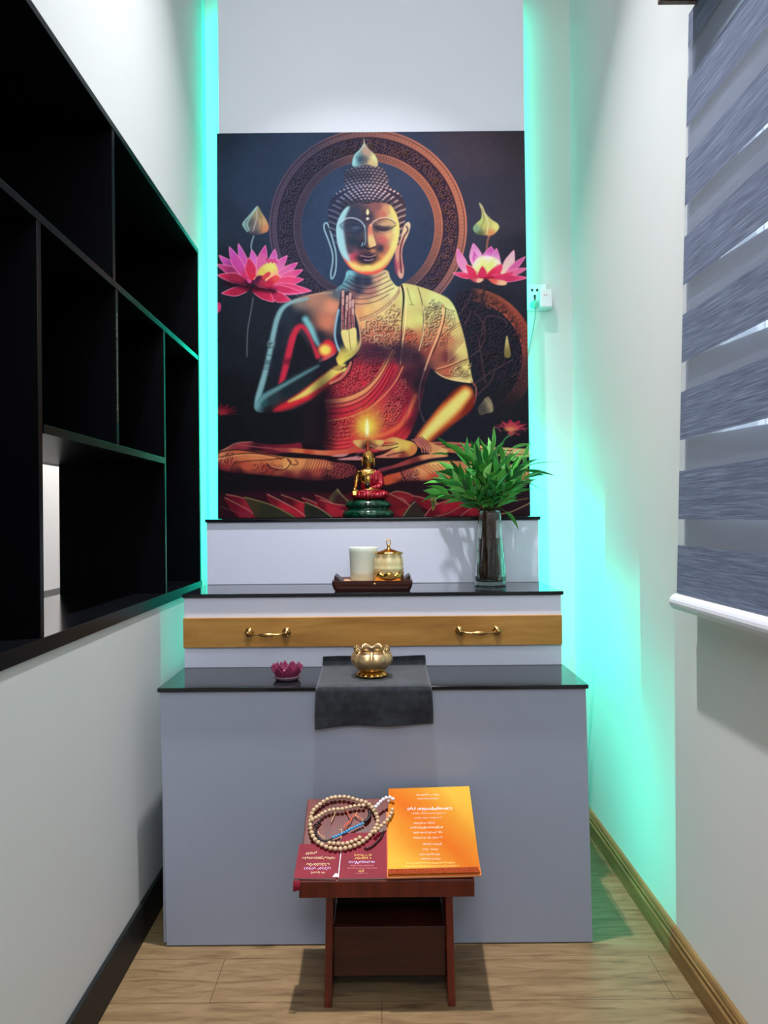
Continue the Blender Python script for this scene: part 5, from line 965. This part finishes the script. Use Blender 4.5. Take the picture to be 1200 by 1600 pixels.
STEMM = mottled('brown_stems', (112, 78, 64), (64, 44, 38), 60, .6, .3, .1); TWIG = mottled('green_brown_twigs', (64, 92, 40), (86, 84, 50), 40, .6, .3, .05)
LEAF = Mat('leaf_green', (40, 120, 40), .42, spec=.45); oi = LEAF.n('ShaderNodeNewGeometry'); LEAF.color(LEAF.ramp(oi.outputs['Random Per Island'], [(0, (26, 96, 38)), (.45, (48, 140, 52)), (.8, (84, 172, 70)), (1, (130, 196, 104))])); LEAF.b.inputs['Subsurface Weight'].default_value = .08; LEAF = LEAF.m
fo_ = thing('leafy_branches', 'bushy bunch of narrow green leafy branches standing in the ribbed glass vase', 'branches', (vx, vy, vz+.02))
rg = random.Random(11); stems = MB(); lv = MB(); tw = MB()
def leaf(base, d, L, W, droop):
    d = d.normalized(); side = d.cross(Vector((0, 0, 1))); side = side.normalized() if side.length > .05 else Vector((1, 0, 0))
    fs_ = d.cross(Vector((0, 1, .3))); side = (fs_.normalized() if fs_.length > .2 and rg.random() < .6 else side); side = (Matrix.Rotation(rg.uniform(-.6, .6), 3, d) @ side); up = side.cross(d); p = Vector(base); rows = []; cur = Vector(d); N = 7
    for i in range(N+1):
        t = i/N; w_ = W*math.sin(PI*min(1, t*.93+.05))**.8*(1-.25*t); rows.append((p-side*w_*.5+up*w_*.14, p-up*0, p+side*w_*.5+up*w_*.14))
        cur = (cur+Vector((0, 0, -droop/N))).normalized(); p = p+cur*(L/N)
    rows[-1] = (p, p, p); vs = [v for r in rows for v in r]
    lv.add(vs, [f for j in range(N) for f in ((j*3, j*3+1, j*3+4, j*3+3), (j*3+1, j*3+2, j*3+5, j*3+4))])
mouth = Vector((vx, vy, vz+.272))
K = 26
for k in range(K):
    a = k*2.399; rad = math.sqrt((k+.5)/K); e = mouth+Vector((math.cos(a)*.165*rad-.022, math.sin(a)*.095*rad-.01, .06+.13*(1-rad**2)+rg.uniform(-.015, .03)))
    b0 = Vector((vx+math.cos(a*1.7+1)*.030*rad, vy+math.sin(a*1.7+1)*.026*rad, vz+.018+rg.random()*.02)); b1 = mouth+Vector((math.cos(a)*.024*rad, math.sin(a)*.020*rad, -.01))
    pts = [b0, (b0+b1)/2+Vector((rg.uniform(-.006, .006), rg.uniform(-.005, .005), 0)), b1]; stems.tube([Vector((*p, 0)).to_3d() if False else p for p in pts], [.0052, .0048, .0038], 7)
    mid = b1+(e-b1)*.5+Vector((0, 0, .018)); ctrl = [b1, mid, e]; P = [b1*(1-t)**2+mid*2*t*(1-t)+e*t*t for t in np.linspace(0, 1, 9)]; P = [Vector(p) for p in P]
    tw.tube(P, [.0028-.0002*i for i in range(9)], 6)
    nl = 11
    for i in range(nl):
        t = .12+.88*i/(nl-1); j = min(7, int(t*8)); p = P[j]+(P[j+1]-P[j])*(t*8-j); tg = (P[min(8, j+1)]-P[j]).normalized()
        az = i*2.4+k; o = Vector((math.cos(az), math.sin(az)*.8, rg.uniform(-.15, .45))); d = tg*(.55+.9*t)+o*(1.0-.35*t); 
        leaf(p, d, rg.uniform(.050, .085)*(1.1 if i > 7 else 1), rg.uniform(.020, .028), rg.uniform(.1, .9))
for x0, y0, x1, y1, L in ((815, 730, 868, 714, .125), (815, 735, 855, 735, .11), (812, 750, 835, 757, .09), (818, 722, 826, 690, .07), (800, 700, 828, 690, .07), (700, 710, 675, 706, .06), (702, 700, 686, 682, .055), (772, 700, 772, 672, .07), (700, 765, 690, 765, .05), (790, 800, 816, 812, .075), (795, 770, 835, 758, .08), (822, 705, 818, 760, .095), (800, 720, 845, 700, .07), (785, 690, 800, 676, .05)):
    p = at(x0, y0, 2.66); q2 = at(x1, y1, 2.655); leaf(p, q2-p, L, .017, 1.3 if y1 > 800 else .25)
    if y1 > 800 or x0 > 805: tw.tube([mouth+Vector((.015, 0, .02)), (mouth+p)/2+Vector((.01, 0, .01)), p], [.0024, .002, .0014], 6)
stems.build('stems', STEMM, fo_, smooth=True)['label'] = 'brown stems inside the vase'; tw.build('twigs', TWIG, fo_, smooth=True); lv.build('leaves', LEAF, fo_, smooth=True)

# ---------------------------------------------------------------- lower step: cloth, gold lotus bowl, pink lotus holder
CL = Mat('charcoal_terry_cloth', (44, 50, 58), .95, spec=.1); f = CL.noise(40, 4); CL.color(CL.ramp(f, [(.3, (29, 33, 39)), (.7, (50, 55, 63))])); CL.bump(CL.noise(900, 2), .6, .003); CL.b.inputs['Sheen Weight'].default_value = .35
path = [(2.4235, .792), (2.4232, .775), (2.4215, .763), (2.412, .7605), (2.36, .7600), (2.28, .7603), (2.20, .7600), (2.150, .7603), (2.1375, .7575), (2.1335, .748), (2.1325, .72), (2.1335, .69), (2.1350, .665), (2.136, .648)]
def cloth(a, b):
    t = b*(len(path)-1); i = min(len(path)-2, int(t)); u_ = t-i; y = path[i][0]*(1-u_)+path[i+1][0]*u_; z = path[i][1]*(1-u_)+path[i+1][1]*u_
    x = -.184+.337*a+.004*math.sin(b*9)*(a-.5); hang = max(0, (b-.62)/.38); lift = 1 if b < .62 else 0
    y += hang*(-.0035-.0035*math.sin(a*11+1)*hang); z += -hang**2*.012*(1-a)**2+hang*.003*math.sin(a*7)
    if .24 < b < .55: z += .0012*abs(math.sin(a*14+b*9))*math.sin(a*5)**2
    if b < .16: z += .002*math.sin(a*8)
    x += (.008*hang if a > .5 else -.008*hang)*abs(a-.5)*2*.3
    return (x, y, z)
cl = MB().grid(46, 70, cloth).build('folded_cloth', CL.m, None, smooth=True); solid(cl, .0028, 1); tag(cl, 'charcoal grey cloth laid over the lowest step and hanging down its front', 'cloth')
BG = Mat('brushed_gold', (214, 172, 104), .40, .9); BG.color(BG.ramp(BG.noise(26, 3), [(.3, (204, 166, 116)), (.7, (232, 204, 158))])); BG.bump(BG.noise(260, 3), .12, .001); BG = BG.m
wx, wy, wz = at(581, 1040, 2.262).x, 2.262, .7655
bw = thing('lotus_bowl', 'golden lotus-petal offering bowl standing on the charcoal cloth', 'bowl', (wx, wy, wz)); bw.scale = (1.02, 1.02, .86)
def lot(r, z, a, j):
    c8 = abs(math.sin(4*a)); k = min(1, max(0, (z-.022)/.03))
    return r*(1+.13*k*(c8**.5-.65)), z+(.014*(c8-.45) if j in (10, 11, 12) else 0)
lp_ = [(.022, .016), (.032, .018), (.043, .022), (.049, .031), (.0585, .043), (.0625, .055), (.0620, .066), (.0580, .077), (.0515, .085), (.0475, .089), (.0465, .093), (.0480, .0965), (.0455, .0955), (.0435, .089), (.046, .080), (.054, .066), (.054, .05), (.043, .034), (.020, .026)]
MB().lathe(lp_, (wx, wy, wz), 96, fn=lot).build('bowl_body', BG, bw, smooth=True)
ft = MB(); ft.lathe([(.026, .024), (.034, .019), (.037, .013), (.042, .007), (.046, .001), (.043, .0), (.034, .004), (.026, .010)], (wx, wy, wz), 96, fn=lambda r, z, a, j: (r*(1+.10*abs(math.sin(5*a))*(2 <= j <= 5)), z)); ft.build('petal_foot', GOLD, bw, smooth=True)
MB().lathe([(.0, .070), (.047, .071)], (wx, wy, wz), 40, cap=False).build('ash_filling', Mat('dark_ash', (.035, .033, .03), .95).m, bw)
tp = MB()
for k in range(8):
    a = (k+.5)*PI/4; c_ = Vector((wx+math.cos(a)*.050, wy+math.sin(a)*.050, wz+.092)); o = Vector((math.cos(a), math.sin(a), 0)); t_ = Vector((-math.sin(a), math.cos(a), 0))
    tp.tube([c_-t_*.017-Vector((0, 0, .006)), c_-t_*.010+Vector((0, 0, .004))+o*.002, c_+Vector((0, 0, .0085))+o*.006, c_+t_*.010+Vector((0, 0, .004))+o*.002, c_+t_*.017-Vector((0, 0, .006))], [.0012, .0024, .0032, .0024, .0012], 8)
tp.build('petal_rim', GOLD, bw, smooth=True)
kx, ky, kz = at(448.5, 1050, 2.245).x, 2.245, .757
pk = thing('lotus_candle_holder', 'small pink glass lotus candle holder on the left of the lowest black step', 'candle holder', (kx, ky, kz))
PG = Mat('pink_glass', (170, 70, 112), .12, spec=.7); PG.b.inputs['Transmission Weight'].default_value = .55; PG.b.inputs['IOR'].default_value = 1.4; PG = PG.m
PG2 = Mat('clear_pink_glass', (220, 180, 200), .1); PG2.b.inputs['Transmission Weight'].default_value = .6; PG2 = PG2.m
MB().lathe([(.026, .0005), (.034, .002), (.041, .010), (.043, .014), (.036, .013), (.02, .010)], (0, 0, 0), 48).build('glass_base', PG2, pk, smooth=True, origin=(0, 0, 0)); pk.children[0].location = (0, 0, 0)
def petal_mesh(r0, r1, hh, wd):
    def fn(a, b):
        s = a*2-1; w_ = wd*(math.sin(PI*(.28+.72*b)) if b < 1 else 0)*1.05; ang = s*w_/r1; rr_ = r0+(r1-r0)*math.sin(b*PI*.55)-.004*b*b*(1-abs(s)); return (rr_*math.cos(ang), rr_*math.sin(ang), .006+hh*b**1.15)
    return MB().grid(9, 10, fn)
for (r0, r1, hh, wd, n_, ph, mt) in ((.026, .0485, .040, .0185, 9, 0, PG), (.020, .038, .045, .017, 8, .3, PG)):
    src = solid(petal_mesh(r0, r1, hh, wd).build('petal', mt, pk, smooth=True, origin=(0, 0, 0)), .0016); src.location = (0, 0, 0)
    for k in range(n_):
        o = src if k == 0 else src.copy()
        if k: COL.objects.link(o)
        o.rotation_euler = (0, 0, ph+k*2*PI/n_)
MB().lathe([(.0, .012), (.018, .012), (.018, .026), (0, .0265)], (0, 0, 0), 24, cap=False).build('tea_light', Mat('tea_light_wax', (200, 150, 175), .5).m, pk, smooth=False, origin=(0, 0, 0)); [c_ for c_ in pk.children if c_.name.startswith('tea_light')][0].location = (0, 0, 0)
